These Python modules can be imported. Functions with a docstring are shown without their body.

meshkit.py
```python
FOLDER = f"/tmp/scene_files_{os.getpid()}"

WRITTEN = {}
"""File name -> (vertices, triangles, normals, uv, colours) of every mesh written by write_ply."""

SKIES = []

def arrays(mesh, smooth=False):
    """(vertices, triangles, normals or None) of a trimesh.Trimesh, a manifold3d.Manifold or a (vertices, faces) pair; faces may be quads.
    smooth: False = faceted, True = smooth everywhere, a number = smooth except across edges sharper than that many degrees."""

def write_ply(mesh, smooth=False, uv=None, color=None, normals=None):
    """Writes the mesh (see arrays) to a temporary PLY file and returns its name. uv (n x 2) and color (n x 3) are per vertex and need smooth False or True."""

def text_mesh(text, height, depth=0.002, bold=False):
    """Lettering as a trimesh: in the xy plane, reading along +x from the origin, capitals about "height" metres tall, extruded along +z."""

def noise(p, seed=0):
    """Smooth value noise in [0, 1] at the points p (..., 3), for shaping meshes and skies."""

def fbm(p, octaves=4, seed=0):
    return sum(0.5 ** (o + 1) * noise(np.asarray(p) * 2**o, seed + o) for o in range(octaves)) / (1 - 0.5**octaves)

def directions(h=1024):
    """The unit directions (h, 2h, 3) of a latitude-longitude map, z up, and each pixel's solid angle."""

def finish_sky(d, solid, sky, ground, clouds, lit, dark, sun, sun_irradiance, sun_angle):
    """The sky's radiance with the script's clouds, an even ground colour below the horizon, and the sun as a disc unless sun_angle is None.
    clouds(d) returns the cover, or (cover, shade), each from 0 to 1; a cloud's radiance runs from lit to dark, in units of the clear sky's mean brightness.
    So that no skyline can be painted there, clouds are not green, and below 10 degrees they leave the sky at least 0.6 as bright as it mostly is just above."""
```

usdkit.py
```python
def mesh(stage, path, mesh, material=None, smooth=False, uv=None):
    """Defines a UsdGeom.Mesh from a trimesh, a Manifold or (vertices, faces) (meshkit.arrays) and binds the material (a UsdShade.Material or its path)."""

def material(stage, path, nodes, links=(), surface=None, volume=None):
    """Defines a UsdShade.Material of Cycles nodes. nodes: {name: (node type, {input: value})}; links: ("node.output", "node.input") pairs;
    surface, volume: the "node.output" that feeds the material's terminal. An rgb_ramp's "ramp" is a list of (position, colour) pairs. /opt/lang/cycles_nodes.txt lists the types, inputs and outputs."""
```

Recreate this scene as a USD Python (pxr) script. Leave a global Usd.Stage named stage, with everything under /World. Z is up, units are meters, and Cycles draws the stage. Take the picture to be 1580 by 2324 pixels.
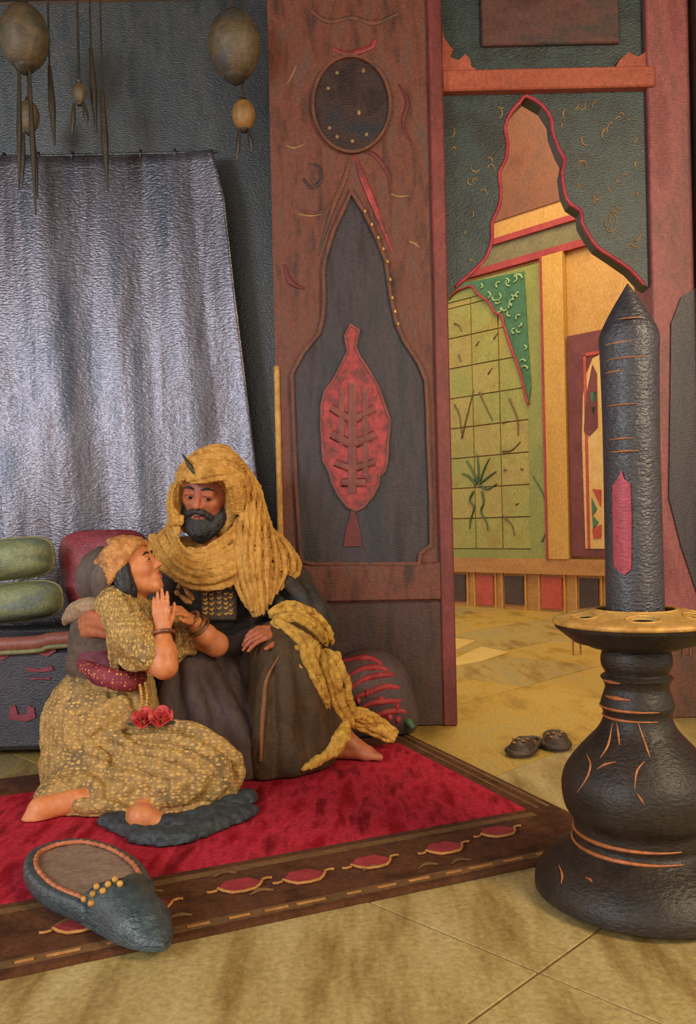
import math, random
import numpy as np, trimesh
from shapely.geometry import Polygon, Point, box as sbox
from shapely import affinity
from pxr import Usd, UsdGeom, UsdLux, Gf, Sdf, Vt
import usdkit, meshkit

# ------------------------------------------------------------------ camera, light, exposure
stage = Usd.Stage.CreateInMemory()
UsdGeom.SetStageUpAxis(stage, 'Z'); UsdGeom.SetStageMetersPerUnit(stage, 1.0)
UsdGeom.Xform.Define(stage, '/World'); UsdGeom.Scope.Define(stage, '/World/Looks')
FPX, CX, CY, EYE, ROLL = 1900.0, 790.0, 1195.0, 0.87, math.radians(1.3)
CR, SR = math.cos(ROLL), math.sin(ROLL)
cam = UsdGeom.Camera.Define(stage, '/World/camera')
cam.AddTransformOp().Set(Gf.Matrix4d(CR, 0, -SR, 0, SR, 0, CR, 0, 0, -1, 0, 0, 0, 0, EYE, 1))
AP = 36.0
cam.CreateHorizontalApertureAttr(AP); cam.CreateVerticalApertureAttr(AP * 2324 / 1580)
cam.CreateFocalLengthAttr(AP * FPX / 1580)
cam.CreateVerticalApertureOffsetAttr(AP * (CY - 1162) / 1580)
cam.CreateClippingRangeAttr(Gf.Vec2f(0.05, 100))
cam.CreateExposureAttr(0.0)


def rect(name, pos, look, w, h, color, power):
    l = UsdLux.RectLight.Define(stage, '/World/' + name)
    l.CreateWidthAttr(w); l.CreateHeightAttr(h); l.CreateColorAttr(Gf.Vec3f(*color)); l.CreateIntensityAttr(power)
    z = np.array(pos, float) - np.array(look, float); z /= np.linalg.norm(z)
    x = np.cross([0, 0, 1.0], z) if abs(z[2]) < .99 else np.array([1.0, 0, 0]); x /= np.linalg.norm(x); y = np.cross(z, x)
    l.AddTransformOp().Set(Gf.Matrix4d(*x, 0, *y, 0, *z, 0, *map(float, pos), 1))


rect('sun_window_light', (2.5, 0.0, 2.7), (-0.1, 3.0, 0.6), 1.0, 1.2, (1.0, 0.80, 0.52), 27.0)
rect('added_glare_light', (-2.95, -0.9, 2.05), (-1.2, 3.8, 1.4), 1.15, 1.10, (0.80, 0.88, 1.0), 25.0)  # added area light that makes the varnish glare; no such window is seen
rect('added_hall_light', (1.4, 5.6, 5.6), (2.2, 7.0, 0.0), 2.8, 2.8, (1.0, 0.82, 0.50), 9.5)  # added unseen area light brightening the hall; there is no skylight
dome = UsdLux.DomeLight.Define(stage, '/World/fill_dome'); dome.CreateColorAttr(Gf.Vec3f(1.0, 0.9, 0.78)); dome.CreateIntensityAttr(0.36)  # added dim ambient fill, not a sky seen from the room


# ------------------------------------------------------------------ helpers
def at(px, py, Y):
    dx, dy = (px - CX) / FPX, (py - CY) / FPX
    return np.array([(dx * CR - dy * SR) * Y, Y, EYE + (-dx * SR - dy * CR) * Y])


def on_floor(px, py, z=0.0):
    dx, dy = (px - CX) / FPX, (py - CY) / FPX
    return at(px, py, (EYE - z) / (dx * SR + dy * CR))


def lin(c):
    c = np.array(c, float) / 255
    return tuple(np.where(c <= .04045, c / 12.92, ((c + .055) / 1.055) ** 2.4))


used = {}
def numbered(path):
    n = used.get(path, -1) + 1; used[path] = n
    return path if n == 0 else f'{path}_{n:03d}'


MATS = {}
def paint(name, c1, c2, c3=None, scale=6.0, stretch=(1, 1, 1), rough=.5, bump=.35, spec=.5, metal=0.0, weave=170.0, sheen=0.0, dots=None, contrast=(.36, .64), coat=0.0, grain=.75):
    """A painted, slightly rough surface: two or three tones in blotches, fine weave relief; dots = (colour, scale, size) prints spots."""
    cols = [lin(c1), lin(c2)] + ([lin(c3)] if c3 else [])
    xs = np.linspace(contrast[0], contrast[1], len(cols))
    N = {'g': ('geometry', {}), 'm': ('mapping', {'scale': stretch}), 'n': ('noise_texture', {'scale': scale, 'detail': 5.0, 'roughness': .62}),
         'r': ('rgb_ramp', {'ramp': list(zip(xs, cols))}), 'mw': ('mapping', {'scale': (.45, .45, 1.0)}),
         'w': ('noise_texture', {'scale': weave, 'detail': 2.0, 'roughness': .6}), 'b': ('bump', {'strength': bump, 'distance': .004}),
         'p': ('principled_bsdf', {'roughness': rough, 'specular_ior_level': spec, 'metallic': metal, 'sheen_weight': sheen, 'coat_weight': coat, 'coat_roughness': .25})}
    L = [('g.position', 'm.vector'), ('m.vector', 'n.vector'), ('n.fac', 'r.fac'), ('g.position', 'mw.vector'), ('mw.vector', 'w.vector'),
         ('w.fac', 'b.height'), ('b.normal', 'p.normal')]
    src = 'r.color'
    if dots:
        N['v'] = ('voronoi_texture', {'scale': dots[1], 'randomness': .55}); N['dm'] = ('mapping', {'scale': dots[3] if len(dots) > 3 else (1, 1, 1)})
        N['dr'] = ('rgb_ramp', {'ramp': [(dots[2] * .8, (1, 1, 1)), (dots[2] * 1.15, (0, 0, 0))]})
        N['bw'] = ('rgb_to_bw', {}); N['mx'] = ('mix', {'color2': lin(dots[0])})
        L += [('g.position', 'dm.vector'), ('dm.vector', 'v.vector'), ('v.distance', 'dr.fac'), ('dr.color', 'bw.color'), ('bw.val', 'mx.fac'), ('r.color', 'mx.color1')]
        src = 'mx.color'
    if bump > 0:
        N['mb'] = ('mapping', {'scale': (1.0, 1.0, .5)}); N['nb'] = ('noise_texture', {'scale': 70.0, 'detail': 6.0, 'roughness': .72}); N['ov'] = ('mix', {'mix_type': 'overlay', 'fac': grain})
        L += [('g.position', 'mb.vector'), ('mb.vector', 'nb.vector'), (src, 'ov.color1'), ('nb.fac', 'ov.color2')]; src = 'ov.color'
    L.append((src, 'p.base_color'))
    MATS[name] = usdkit.material(stage, '/World/Looks/' + name, N, L, surface='p.BSDF')
    return MATS[name]


BASE = {}
def tag(prim, label=None, cat=None, group=None, kind=None):
    for k, v in (('label', label), ('category', cat), ('group', group), ('kind', kind)):
        if v: prim.SetCustomDataByKey(k, v)
    return prim


def thing(name, label, cat, base=(0, 0, 0), group=None, kind=None):
    x = UsdGeom.Xform.Define(stage, numbered('/World/' + name))
    x.AddTranslateOp().Set(Gf.Vec3d(*map(float, base)))
    p = x.GetPrim(); BASE[str(p.GetPath())] = np.array(base, float)
    return tag(p, label, cat, group, kind)


def part(parent, name, mesh, mat, smooth=30, label=None, kind=None):
    path = str(parent.GetPath()); base = BASE[path]
    v, f, n = meshkit.arrays(mesh, smooth)
    q = numbered(path + '/' + name); BASE[q] = base
    m = usdkit.mesh(stage, q, (v - base, f), MATS[mat])
    if n is not None:
        m.CreateNormalsAttr(Vt.Vec3fArray.FromNumpy(n.astype(np.float32))); m.SetNormalsInterpolation('vertex')
    return tag(m.GetPrim(), label, None, None, kind)


def bx(lo, hi):
    m = trimesh.creation.box(np.abs(np.array(hi, float) - np.array(lo, float))); m.apply_translation((np.array(lo, float) + np.array(hi, float)) / 2); return m


def chamfer_box(lo, hi, c=.006):
    lo, hi = np.array(lo, float), np.array(hi, float); pts = []
    for s in np.ndindex(2, 2, 2):
        p = np.where(np.array(s) == 1, hi, lo); d = np.where(np.array(s) == 1, -c, c)
        for k in range(3):
            e = d.copy(); e[k] = 0; pts.append(p + e)
    return trimesh.convex.convex_hull(np.array(pts))


def spline(pts, n=8):
    p = np.array(pts, float)
    if len(p) == 2: return np.linspace(p[0], p[1], n + 1)
    q = np.vstack([2 * p[0] - p[1], p, 2 * p[-1] - p[-2]]); out = []
    for i in range(1, len(q) - 2):
        t = np.linspace(0, 1, n, endpoint=False)[:, None]; a, b, c, d = q[i - 1], q[i], q[i + 1], q[i + 2]
        out.append(.5 * (2 * b + (c - a) * t + (2 * a - 5 * b + 4 * c - d) * t ** 2 + (3 * b - a - 3 * c + d) * t ** 3))
    return np.vstack(out + [p[-1:]])


def tube(pts, r, sides=8, n=6, closed_ends=True):
    p = spline(pts, n) if n else np.array(pts, float)
    rr = np.interp(np.linspace(0, 1, len(p)), np.linspace(0, 1, np.size(r)), np.atleast_1d(r)) if np.size(r) > 1 else np.full(len(p), float(r))
    t = np.gradient(p, axis=0); t /= np.linalg.norm(t, axis=1, keepdims=True) + 1e-12
    u = np.cross(t[0], [0.31, 0.52, 0.79]); u /= np.linalg.norm(u); V = []
    for i in range(len(p)):
        u = u - t[i] * (u @ t[i]); u /= np.linalg.norm(u) + 1e-12; w = np.cross(t[i], u)
        a = np.linspace(0, 2 * np.pi, sides, endpoint=False)
        V.append(p[i] + rr[i] * (np.cos(a)[:, None] * u + np.sin(a)[:, None] * w))
    V = np.vstack(V + [p[:1], p[-1:]]); Fc = []
    for i in range(len(p) - 1):
        for j in range(sides):
            a, b = i * sides + j, i * sides + (j + 1) % sides
            Fc += [[a, b, b + sides], [a, b + sides, a + sides]]
    e = len(p) * sides
    for j in range(sides):
        Fc += [[e, (j + 1) % sides, j], [e + 1, (len(p) - 1) * sides + j, (len(p) - 1) * sides + (j + 1) % sides]]
    return trimesh.Trimesh(V, Fc, process=False)


def lathe(profile, sides=64, center=(0, 0, 0)):
    m = trimesh.creation.revolve(np.array(profile, float), sections=sides); m.apply_translation(center); return m


def ext(poly, y_front, depth):
    """A polygon in (X, Z) extruded from y_front backwards by depth."""
    ms = []
    for g in getattr(poly, 'geoms', [poly]):
        if g.is_empty or g.geom_type != 'Polygon': continue
        m = trimesh.creation.extrude_polygon(g, depth, engine='earcut')
        m.apply_transform(np.array([[1, 0, 0, 0], [0, 0, 1, y_front], [0, 1, 0, 0], [0, 0, 0, 1.0]])); m.invert(); ms.append(m)
    return trimesh.util.concatenate(ms)


def pxpoly(pts, Y):
    q = [at(x, y, Y) for x, y in pts]
    return Polygon([(p[0], p[2]) for p in q]).buffer(0)


cat = trimesh.util.concatenate


# -- sculpting: smooth unions of tapering limbs on a grid, skinned as one continuous surface
class Sculpt:
    def __init__(s): s.ops = []
    def cone(s, a, b, ra, rb=None, k=.012, sub=False):
        rb = ra if rb is None else rb; a, b = np.array(a, float), np.array(b, float); m = max(ra, rb)
        def d(x, y, z):
            ba = b - a; l = ba @ ba + 1e-12
            px, py, pz = x - a[0], y - a[1], z - a[2]
            t = np.clip((px * ba[0] + py * ba[1] + pz * ba[2]) / l, 0, 1)
            return np.sqrt((px - t * ba[0]) ** 2 + (py - t * ba[1]) ** 2 + (pz - t * ba[2]) ** 2) - (ra + t * (rb - ra))
        s.ops.append((d, np.minimum(a, b) - m, np.maximum(a, b) + m, k, sub)); return s
    def rope(s, pts, r, k=.010, n=5, sub=False):
        p = spline(pts, n); rr = np.interp(np.linspace(0, 1, len(p)), np.linspace(0, 1, np.size(r)), np.atleast_1d(r)) if np.size(r) > 1 else np.full(len(p), float(r))
        for i in range(len(p) - 1): s.cone(p[i], p[i + 1], rr[i], rr[i + 1], k, sub)
        return s
    def pleat(s, pts, r, m=3, k=.004, n=6, spread=.95, wob=0):
        p = spline(pts, n); t = np.gradient(p, axis=0); side = np.cross(t, [0, 1.0, 0]); side /= np.linalg.norm(side, axis=1, keepdims=True) + 1e-9
        rr = np.interp(np.linspace(0, 1, len(p)), np.linspace(0, 1, np.size(r)), np.atleast_1d(r)) if np.size(r) > 1 else np.full(len(p), float(r))
        for j in range(m):
            o = (j - (m - 1) / 2) / max(m - 1, 1) * 2 * spread; q = p + side * (o * rr)[:, None] + np.array([0, 1.0, 0]) * (.35 * o * o * rr)[:, None]
            q[:, 1] += wob * np.sin(np.arange(len(q)) * .9 + j * 2.1)
            for i in range(len(q) - 1): s.cone(q[i], q[i + 1], rr[i] * 1.08 / m + .002, rr[i + 1] * 1.08 / m + .002, k)
        return s
    def ell(s, c, r, R=None, k=.012, sub=False):
        c, r = np.array(c, float), np.array(r, float) * np.ones(3); R = np.eye(3) if R is None else np.array(R, float)
        def d(x, y, z):
            p = [x - c[0], y - c[1], z - c[2]]
            q = [sum(p[j] * R[j, i] for j in range(3)) for i in range(3)]
            k0 = np.sqrt(sum((q[i] / r[i]) ** 2 for i in range(3))); k1 = np.sqrt(sum((q[i] / r[i] ** 2) ** 2 for i in range(3)))
            return k0 * (k0 - 1) / (k1 + 1e-9)
        e = np.sqrt(((R * r) ** 2).sum(1))
        s.ops.append((d, c - e, c + e, k, sub)); return s
    def build(s, h=.005, smooth=1, fold=None, floor=None):
        lo = np.min([o[1] for o in s.ops if not o[4]], 0) - .02; hi = np.max([o[2] for o in s.ops if not o[4]], 0) + .02
        n = np.ceil((hi - lo) / h).astype(int) + 1
        F = np.full(n, .05, np.float32)
        ax = [(lo[i] + np.arange(n[i]) * h).astype(np.float32) for i in range(3)]
        for d, a, b, k, sub in s.ops:
            m = k + 3 * h + .004
            i0 = np.maximum(((a - m - lo) / h).astype(int), 0); i1 = np.minimum(np.ceil((b + m - lo) / h).astype(int) + 1, n)
            if (i1 <= i0).any(): continue
            sl = tuple(slice(i0[i], i1[i]) for i in range(3))
            D = d(ax[0][sl[0]][:, None, None], ax[1][sl[1]][None, :, None], ax[2][sl[2]][None, None, :]).astype(np.float32)
            A = F[sl]
            if sub: A = -A
            t = np.clip(.5 + .5 * (D - A) / k, 0, 1); B = D * (1 - t) + A * t - k * t * (1 - t)
            F[sl] = -B if sub else B
        if floor is not None: F = np.maximum(F, (floor - ax[2])[None, None, :])
        v, f = surface_nets(F, lo, h)
        if smooth or fold:
            from scipy import sparse
            e = np.vstack([f[:, [0, 1]], f[:, [1, 2]], f[:, [2, 0]]]); e = np.vstack([e, e[:, ::-1]])
            W = sparse.csr_matrix((np.ones(len(e)), (e[:, 0], e[:, 1])), shape=(len(v),) * 2); W.data[:] = 1
            dg = np.maximum(np.asarray(W.sum(1)).ravel(), 1)[:, None]
            for _ in range(smooth): v = .5 * v + .5 * (W @ v) / dg
        if fold:
            _, _, nn = meshkit.arrays(trimesh.Trimesh(v, f, process=False), True)
            v = v + nn * fold(v)[:, None]
        if floor is not None: v[:, 2] = np.maximum(v[:, 2], floor - .0005)
        return trimesh.Trimesh(v, f, process=False)


def surface_nets(F, lo, h):
    s = F < 0
    cnt = np.zeros(np.array(F.shape) - 1, np.uint8)
    offs = list(np.ndindex(2, 2, 2))
    for o in offs: cnt += s[tuple(slice(o[i], F.shape[i] - 1 + o[i]) for i in range(3))]
    act = (cnt > 0) & (cnt < 8); idx = np.argwhere(act)
    vals = {o: F[idx[:, 0] + o[0], idx[:, 1] + o[1], idx[:, 2] + o[2]] for o in offs}
    acc, num = np.zeros((len(idx), 3)), np.zeros(len(idx))
    for o in offs:
        for k in range(3):
            if o[k]: continue
            q = list(o); q[k] = 1; a, b = vals[o], vals[tuple(q)]
            c = (a < 0) != (b < 0); t = np.where(c, a / np.where(c, a - b, 1), 0)
            pos = np.tile(np.array(o, float), (len(idx), 1)); pos[:, k] = t
            acc += pos * c[:, None]; num += c
    v = lo + (idx + acc / num[:, None]) * h
    ids = np.full(act.shape, -1, np.int32); ids[act] = np.arange(len(idx)); faces = []
    for k in range(3):
        a, b = (k + 1) % 3, (k + 2) % 3
        s0 = [slice(None)] * 3; s1 = [slice(None)] * 3; s0[k] = slice(0, -1); s1[k] = slice(1, None)
        for x in (a, b): s0[x] = slice(1, -1); s1[x] = slice(1, -1)
        d = s[tuple(s0)] != s[tuple(s1)]; e = np.argwhere(d)
        flip = s[tuple(s0)][d]; e[:, a] += 1; e[:, b] += 1
        def cid(da, db):
            q = e.copy(); q[:, a] += da; q[:, b] += db; return ids[q[:, 0], q[:, 1], q[:, 2]]
        q = np.stack([cid(-1, -1), cid(0, -1), cid(0, 0), cid(-1, 0)], 1); q[~flip] = q[~flip][:, ::-1]
        faces += [q[:, [0, 1, 2]], q[:, [0, 2, 3]]]
    return v, np.vstack(faces)


def unit(v): v = np.array(v, float); return v / np.linalg.norm(v)


def frame(fwd, up):
    f = unit(fwd); u = np.array(up, float); u = unit(u - f * (u @ f)); return np.stack([np.cross(f, u), f, u], 1)   # columns: x, forward, up


def hand(S, wrist, fwd, back, side, L, curls, thumb=(.55, .75, -.25), k=.004, spread=1.0):
    """Palm, four jointed fingers and a thumb. back = direction of the back of the hand, side = +1/-1 which edge bears the thumb."""
    f = unit(fwd); n = np.array(back, float); n = unit(n - f * (n @ f)); t = np.cross(f, n) * side; w = np.array(wrist, float)
    offs, ln = [.15, .05, -.05, -.14], [.42, .47, .43, .34]
    for i in range(4):
        kn = w + f * L * (.50 - .02 * abs(i - 1)) + t * offs[i] * L * 1.05
        S.cone(w + t * offs[i] * L * .45 + f * .04 * L, kn, .075 * L, .06 * L, .010)
        p, a = kn, 0.0; c = curls[i] if np.ndim(curls) else curls
        for j, (q, r0, r1) in enumerate(zip((.46, .30, .24), (.054, .047, .042), (.047, .042, .034))):
            a += c * (.8, 1.1, .7)[j]; dr = unit(f * math.cos(a) - n * math.sin(a) + t * offs[i] * .35 * spread)
            e = p + dr * ln[i] * L * q; S.cone(p, e, r0 * L, r1 * L, k); p = e
    p = w + f * .10 * L + t * .10 * L; d = unit(f * thumb[0] + t * thumb[1] + n * thumb[2])
    for j, (q, r0, r1) in enumerate(zip((.26, .18, .15), (.075, .056, .050), (.058, .050, .038))):
        e = p + d * L * q; S.cone(p, e, r0 * L, r1 * L, .008 if j == 0 else k); p = e; d = unit(d + f * .35 - t * .10)


def foot(S, ankle, fwd, up, side, L, k=.006):
    f = unit(fwd); u = np.array(up, float); u = unit(u - f * (u @ f)); t = np.cross(f, u) * side; a = np.array(ankle, float)
    heel = a - f * .16 * L - u * .26 * L; S.cone(a, heel, .15 * L, .14 * L, .02)
    for o in (.10, .03, -.05, -.11):
        b = a + f * .48 * L - u * (.30 + .02) * L + t * o * L; S.cone(a - u * .05 * L + f * .02 * L, b, .13 * L, .075 * L, .02); S.cone(heel, b, .12 * L, .07 * L, .02)
    for i, (o, ln, r) in enumerate(((.14, .20, .062), (.055, .19, .046), (-.01, .17, .043), (-.07, .14, .040), (-.125, .11, .037))):
        b = a + f * .50 * L - u * .32 * L + t * o * L * .95
        S.cone(b, b + f * ln * L - u * .02 * L, r * L * 1.05, r * L, k)


def head(S, c, R, hh, female=False, lid=False):
    """Skull, jaw, brow, nose, sockets and ears in the head's own frame; hh = chin to crown."""
    def P(x, y, z): return np.array(c) + R @ (np.array([x, y, z]) * hh)
    S.ell(P(0, -.06, .13), np.array([.335, .42, .37]) * hh, R, .01)
    S.ell(P(0, .09, -.10), np.array([.275, .28, .36]) * hh, R, .03)
    ch = .075 if female else .09
    S.cone(P(-.045, .245, -.415), P(.045, .245, -.415), ch * hh, None, .02)
    for s in (-1, 1):
        S.cone(P(.05 * s, .22, -.40), P(.235 * s, -.01, -.20), .085 * hh, .085 * hh, .02)
        S.cone(P(.165 * s, .245, -.075), P(.24 * s, .08, -.03), .085 * hh, .08 * hh, .02)
        S.ell(P(.335 * s, -.05, -.03), np.array([.035, .075, .115]) * hh, R, .006)
    S.cone(P(-.16, .30, .10), P(.16, .30, .10), (.05 if female else .06) * hh, None, .015)
    for s in (-1, 1): S.ell(P(.135 * s, .39, .035), np.array([.09, .075, .06]) * hh, R, .012, sub=True)
    S.cone(P(0, .345, .07), P(0, .44, -.10), .035 * hh, .052 * hh, .010)
    for s in (-1, 1): S.cone(P(.05 * s, .385, -.12), P(.045 * s, .36, -.10), .036 * hh, .03 * hh, .007)
    for s in ((-1, 1) if lid else ()): S.ell(P(.135 * s, .308, .046), np.array([.078, .073, .052]) * hh, R, .004)
    S.ell(P(0, .30 if female else .315, -.27), np.array([.13, .08, .085]) * hh, R, .012)
    for s in (-1, 1):
        S.rope([P(.135 * s - .075, .33, .03), P(.135 * s - .04, .362, .062), P(.135 * s + .04, .362, .062), P(.135 * s + .075, .33, .03)], .022 * hh, .003, 3)
        S.rope([P(.135 * s - .07, .335, .015), P(.135 * s, .352, -.022), P(.135 * s + .07, .335, .015)], .017 * hh, .003, 3)
    return P


def face_parts(who, P, R, hh, lipmat, gaze=(0, 0), female=False):
    for s in (-1, 1):
        e = trimesh.creation.icosphere(3, .066 * hh); e.apply_translation(P(.135 * s, .305, .028)); eye = part(who, 'eye', e, 'eye_white', True)
        i = trimesh.creation.icosphere(2, .034 * hh); i.apply_transform(np.vstack([np.column_stack([R @ np.diag([1, .42, 1.0]), [0, 0, 0]]), [0, 0, 0, 1]]))
        i.apply_translation(P(.135 * s + gaze[0], .362, .028 + gaze[1])); part(eye, 'iris', i, 'iris', True)
        b = tube([P(.135 * s - .095 * s * -1, .335, .125), P(.135 * s, .372, .152), P(.135 * s - .085 * s, .368, .125)], [.008 * hh, .02 * hh, .014 * hh], 6); part(who, 'eyebrow', b, 'hair_dark', True)
    S = Sculpt(); z = -.245; Pf = P; P = (lambda x, y, z_: Pf(x, y - .018, z_)) if female else Pf
    S.rope([P(-.095, .335, z - .012), P(-.035, .388, z + .008), P(0, .392, z), P(.035, .388, z + .008), P(.095, .335, z - .012)], np.array([.010, .024, .022, .024, .010]) * hh * (.8 if female else 1), .003, 4)
    S.rope([P(-.08, .335, z - .022), P(0, .383, z - .052), P(.08, .335, z - .022)], [.010 * hh, .033 * hh, .010 * hh], .003, 4)
    part(who, 'lips', S.build(.0025), lipmat, True)


# ------------------------------------------------------------------ materials
paint('stone_ochre', (130, 100, 48), (174, 150, 94), (192, 170, 118), contrast=(.34, .66), scale=2.2, stretch=(3.4, .6, 1), rough=.5, bump=.25)
paint('stone_gold', (158, 126, 50), (186, 150, 68), (176, 150, 82), scale=2.6, stretch=(2, .8, 1), rough=.5, bump=.25)
paint('stone_brown', (138, 108, 52), (172, 146, 84), (160, 142, 96), scale=2.4, stretch=(2.6, .6, 1), rough=.5, bump=.25)
paint('light_patch_stone', (206, 170, 96), (214, 182, 110), scale=5, rough=.5, bump=.2)  # pale colour stands in for light falling on the floor
paint('grout', (104, 80, 44), (120, 94, 52), scale=8)
paint('wall_dark', (44, 50, 52), (62, 62, 60), (36, 44, 46), scale=4, stretch=(2, 2, .6), rough=.36, bump=.7, spec=1.0)
paint('glare_satin', (72, 72, 80), (104, 98, 104), (78, 68, 70), scale=3.5, stretch=(3, 3, .35), rough=.31, bump=.62, spec=1.0, metal=.72, weave=120)  # metallic gloss added so the cloth mirrors the glare light
paint('red_plaster', (64, 38, 28), (112, 58, 40), (94, 66, 56), contrast=(.32, .68), scale=8, stretch=(2.2, 2.2, .55), rough=.55, bump=.6)
paint('red_trim', (100, 42, 38), (132, 56, 50), scale=6, stretch=(1, 1, .4), rough=.5)
paint('red_beam', (146, 66, 42), (168, 84, 58), scale=5, stretch=(.4, 1, 1), rough=.5)
paint('pink_plaster', (124, 58, 56), (146, 76, 72), (118, 66, 60), scale=4, stretch=(2, 2, .5), rough=.5, bump=.5)
paint('brown_plaster', (92, 50, 30), (112, 62, 40), (78, 54, 42), scale=5, stretch=(2.2, 2.2, .5), rough=.55, bump=.5)
paint('dark_plinth', (56, 38, 32), (78, 50, 42), (54, 42, 40), scale=5, stretch=(2.2, 2.2, .45), rough=.5, bump=.5)
paint('niche_dark', (44, 34, 36), (64, 51, 55), (46, 43, 46), scale=5, stretch=(2.5, 2.5, .4), rough=.45, bump=.5)
paint('medallion_red', (104, 46, 42), (156, 48, 50), (176, 66, 60), contrast=(.38, .66), scale=18, rough=.5)
paint('medallion_brown', (112, 54, 48), (134, 66, 56), scale=12, rough=.55)
paint('deep_red', (92, 30, 30), (112, 42, 38), scale=10, rough=.55)
paint('oval_dark', (44, 28, 24), (62, 40, 34), (40, 40, 44), scale=9, rough=.4, bump=.6)
paint('green_dark', (30, 42, 42), (46, 58, 56), (34, 36, 34), scale=5, rough=.42, bump=.6, spec=.6)
paint('rust_dark', (74, 40, 34), (92, 56, 48), (60, 50, 46), scale=5, stretch=(.5, 1, 1.5), rough=.5)
paint('gilt', (176, 124, 52), (204, 154, 74), scale=20, rough=.4)
paint('gilt_dull', (128, 96, 56), (156, 120, 72), scale=20, rough=.5)
paint('arch_red', (150, 40, 52), (170, 54, 60), scale=12, rough=.5)
paint('frame_dark', (26, 20, 18), (40, 30, 26), scale=8, rough=.4)
paint('hall_ochre', (186, 136, 72), (200, 150, 84), (190, 142, 70), scale=3, rough=.6, bump=.3)
paint('hall_gold', (196, 146, 64), (208, 160, 84), scale=3, stretch=(1, 1, .4), rough=.6, bump=.3)
paint('hall_rust', (116, 70, 52), (132, 82, 60), (118, 78, 62), scale=2.5, rough=.6, bump=.3)
paint('hall_brown', (176, 122, 66), (190, 138, 78), scale=4, stretch=(.5, .5, 2), rough=.6)
paint('hall_purple', (106, 50, 54), (124, 62, 64), scale=5, rough=.6)
paint('hall_red', (176, 70, 58), (192, 84, 68), scale=5, rough=.6)
paint('hall_black', (64, 48, 46), (82, 60, 56), scale=6, rough=.6)
paint('hall_cream', (214, 170, 100), (222, 184, 120), scale=5, rough=.6)
paint('frieze_green', (112, 104, 76), (128, 116, 84), scale=5, rough=.6)
paint('frieze_red', (150, 50, 58), (172, 66, 66), scale=5, rough=.6)
paint('tile_olive', (156, 144, 72), (172, 156, 82), (164, 142, 76), scale=3, rough=.5, bump=.3)
paint('tile_lime', (148, 148, 74), (162, 156, 80), (158, 140, 66), scale=3, rough=.5, bump=.3)
paint('tile_border', (134, 138, 72), (150, 150, 80), scale=4, rough=.5)
paint('tile_joint', (128, 98, 48), (140, 108, 56), scale=6, rough=.7)
paint('tile_green', (52, 98, 70), (72, 118, 84), (60, 104, 70), scale=7, rough=.45)
paint('plant_green', (62, 92, 64), (84, 106, 70), scale=10, rough=.5)
paint('twig_brown', (96, 82, 50), (116, 92, 56), scale=10, rough=.5)
paint('vine_pale', (148, 176, 120), (160, 184, 128), scale=10, rough=.5)
paint('bronze', (30, 23, 18), (48, 38, 30), (36, 31, 28), scale=9, rough=.45, bump=.6, spec=.4, contrast=(.3, .7))
paint('bronze_edge', (150, 84, 44), (176, 104, 56), scale=14, rough=.4)
paint('tray_gold', (176, 132, 62), (196, 154, 82), scale=14, rough=.38, spec=.6)
paint('candle_dark', (44, 40, 44), (58, 54, 60), (48, 48, 54), scale=6, stretch=(1.5, 1.5, .6), rough=.4, bump=1.0, spec=.8)
paint('wax_gold', (150, 92, 54), (170, 112, 66), scale=12, rough=.5)
paint('pendant_red', (150, 42, 58), (168, 58, 66), scale=8, rough=.45)
paint('rug_red', (146, 20, 32), (184, 46, 62), (118, 20, 28), scale=4, stretch=(3.5, .8, 1), rough=.9, bump=.6, spec=.08)
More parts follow.
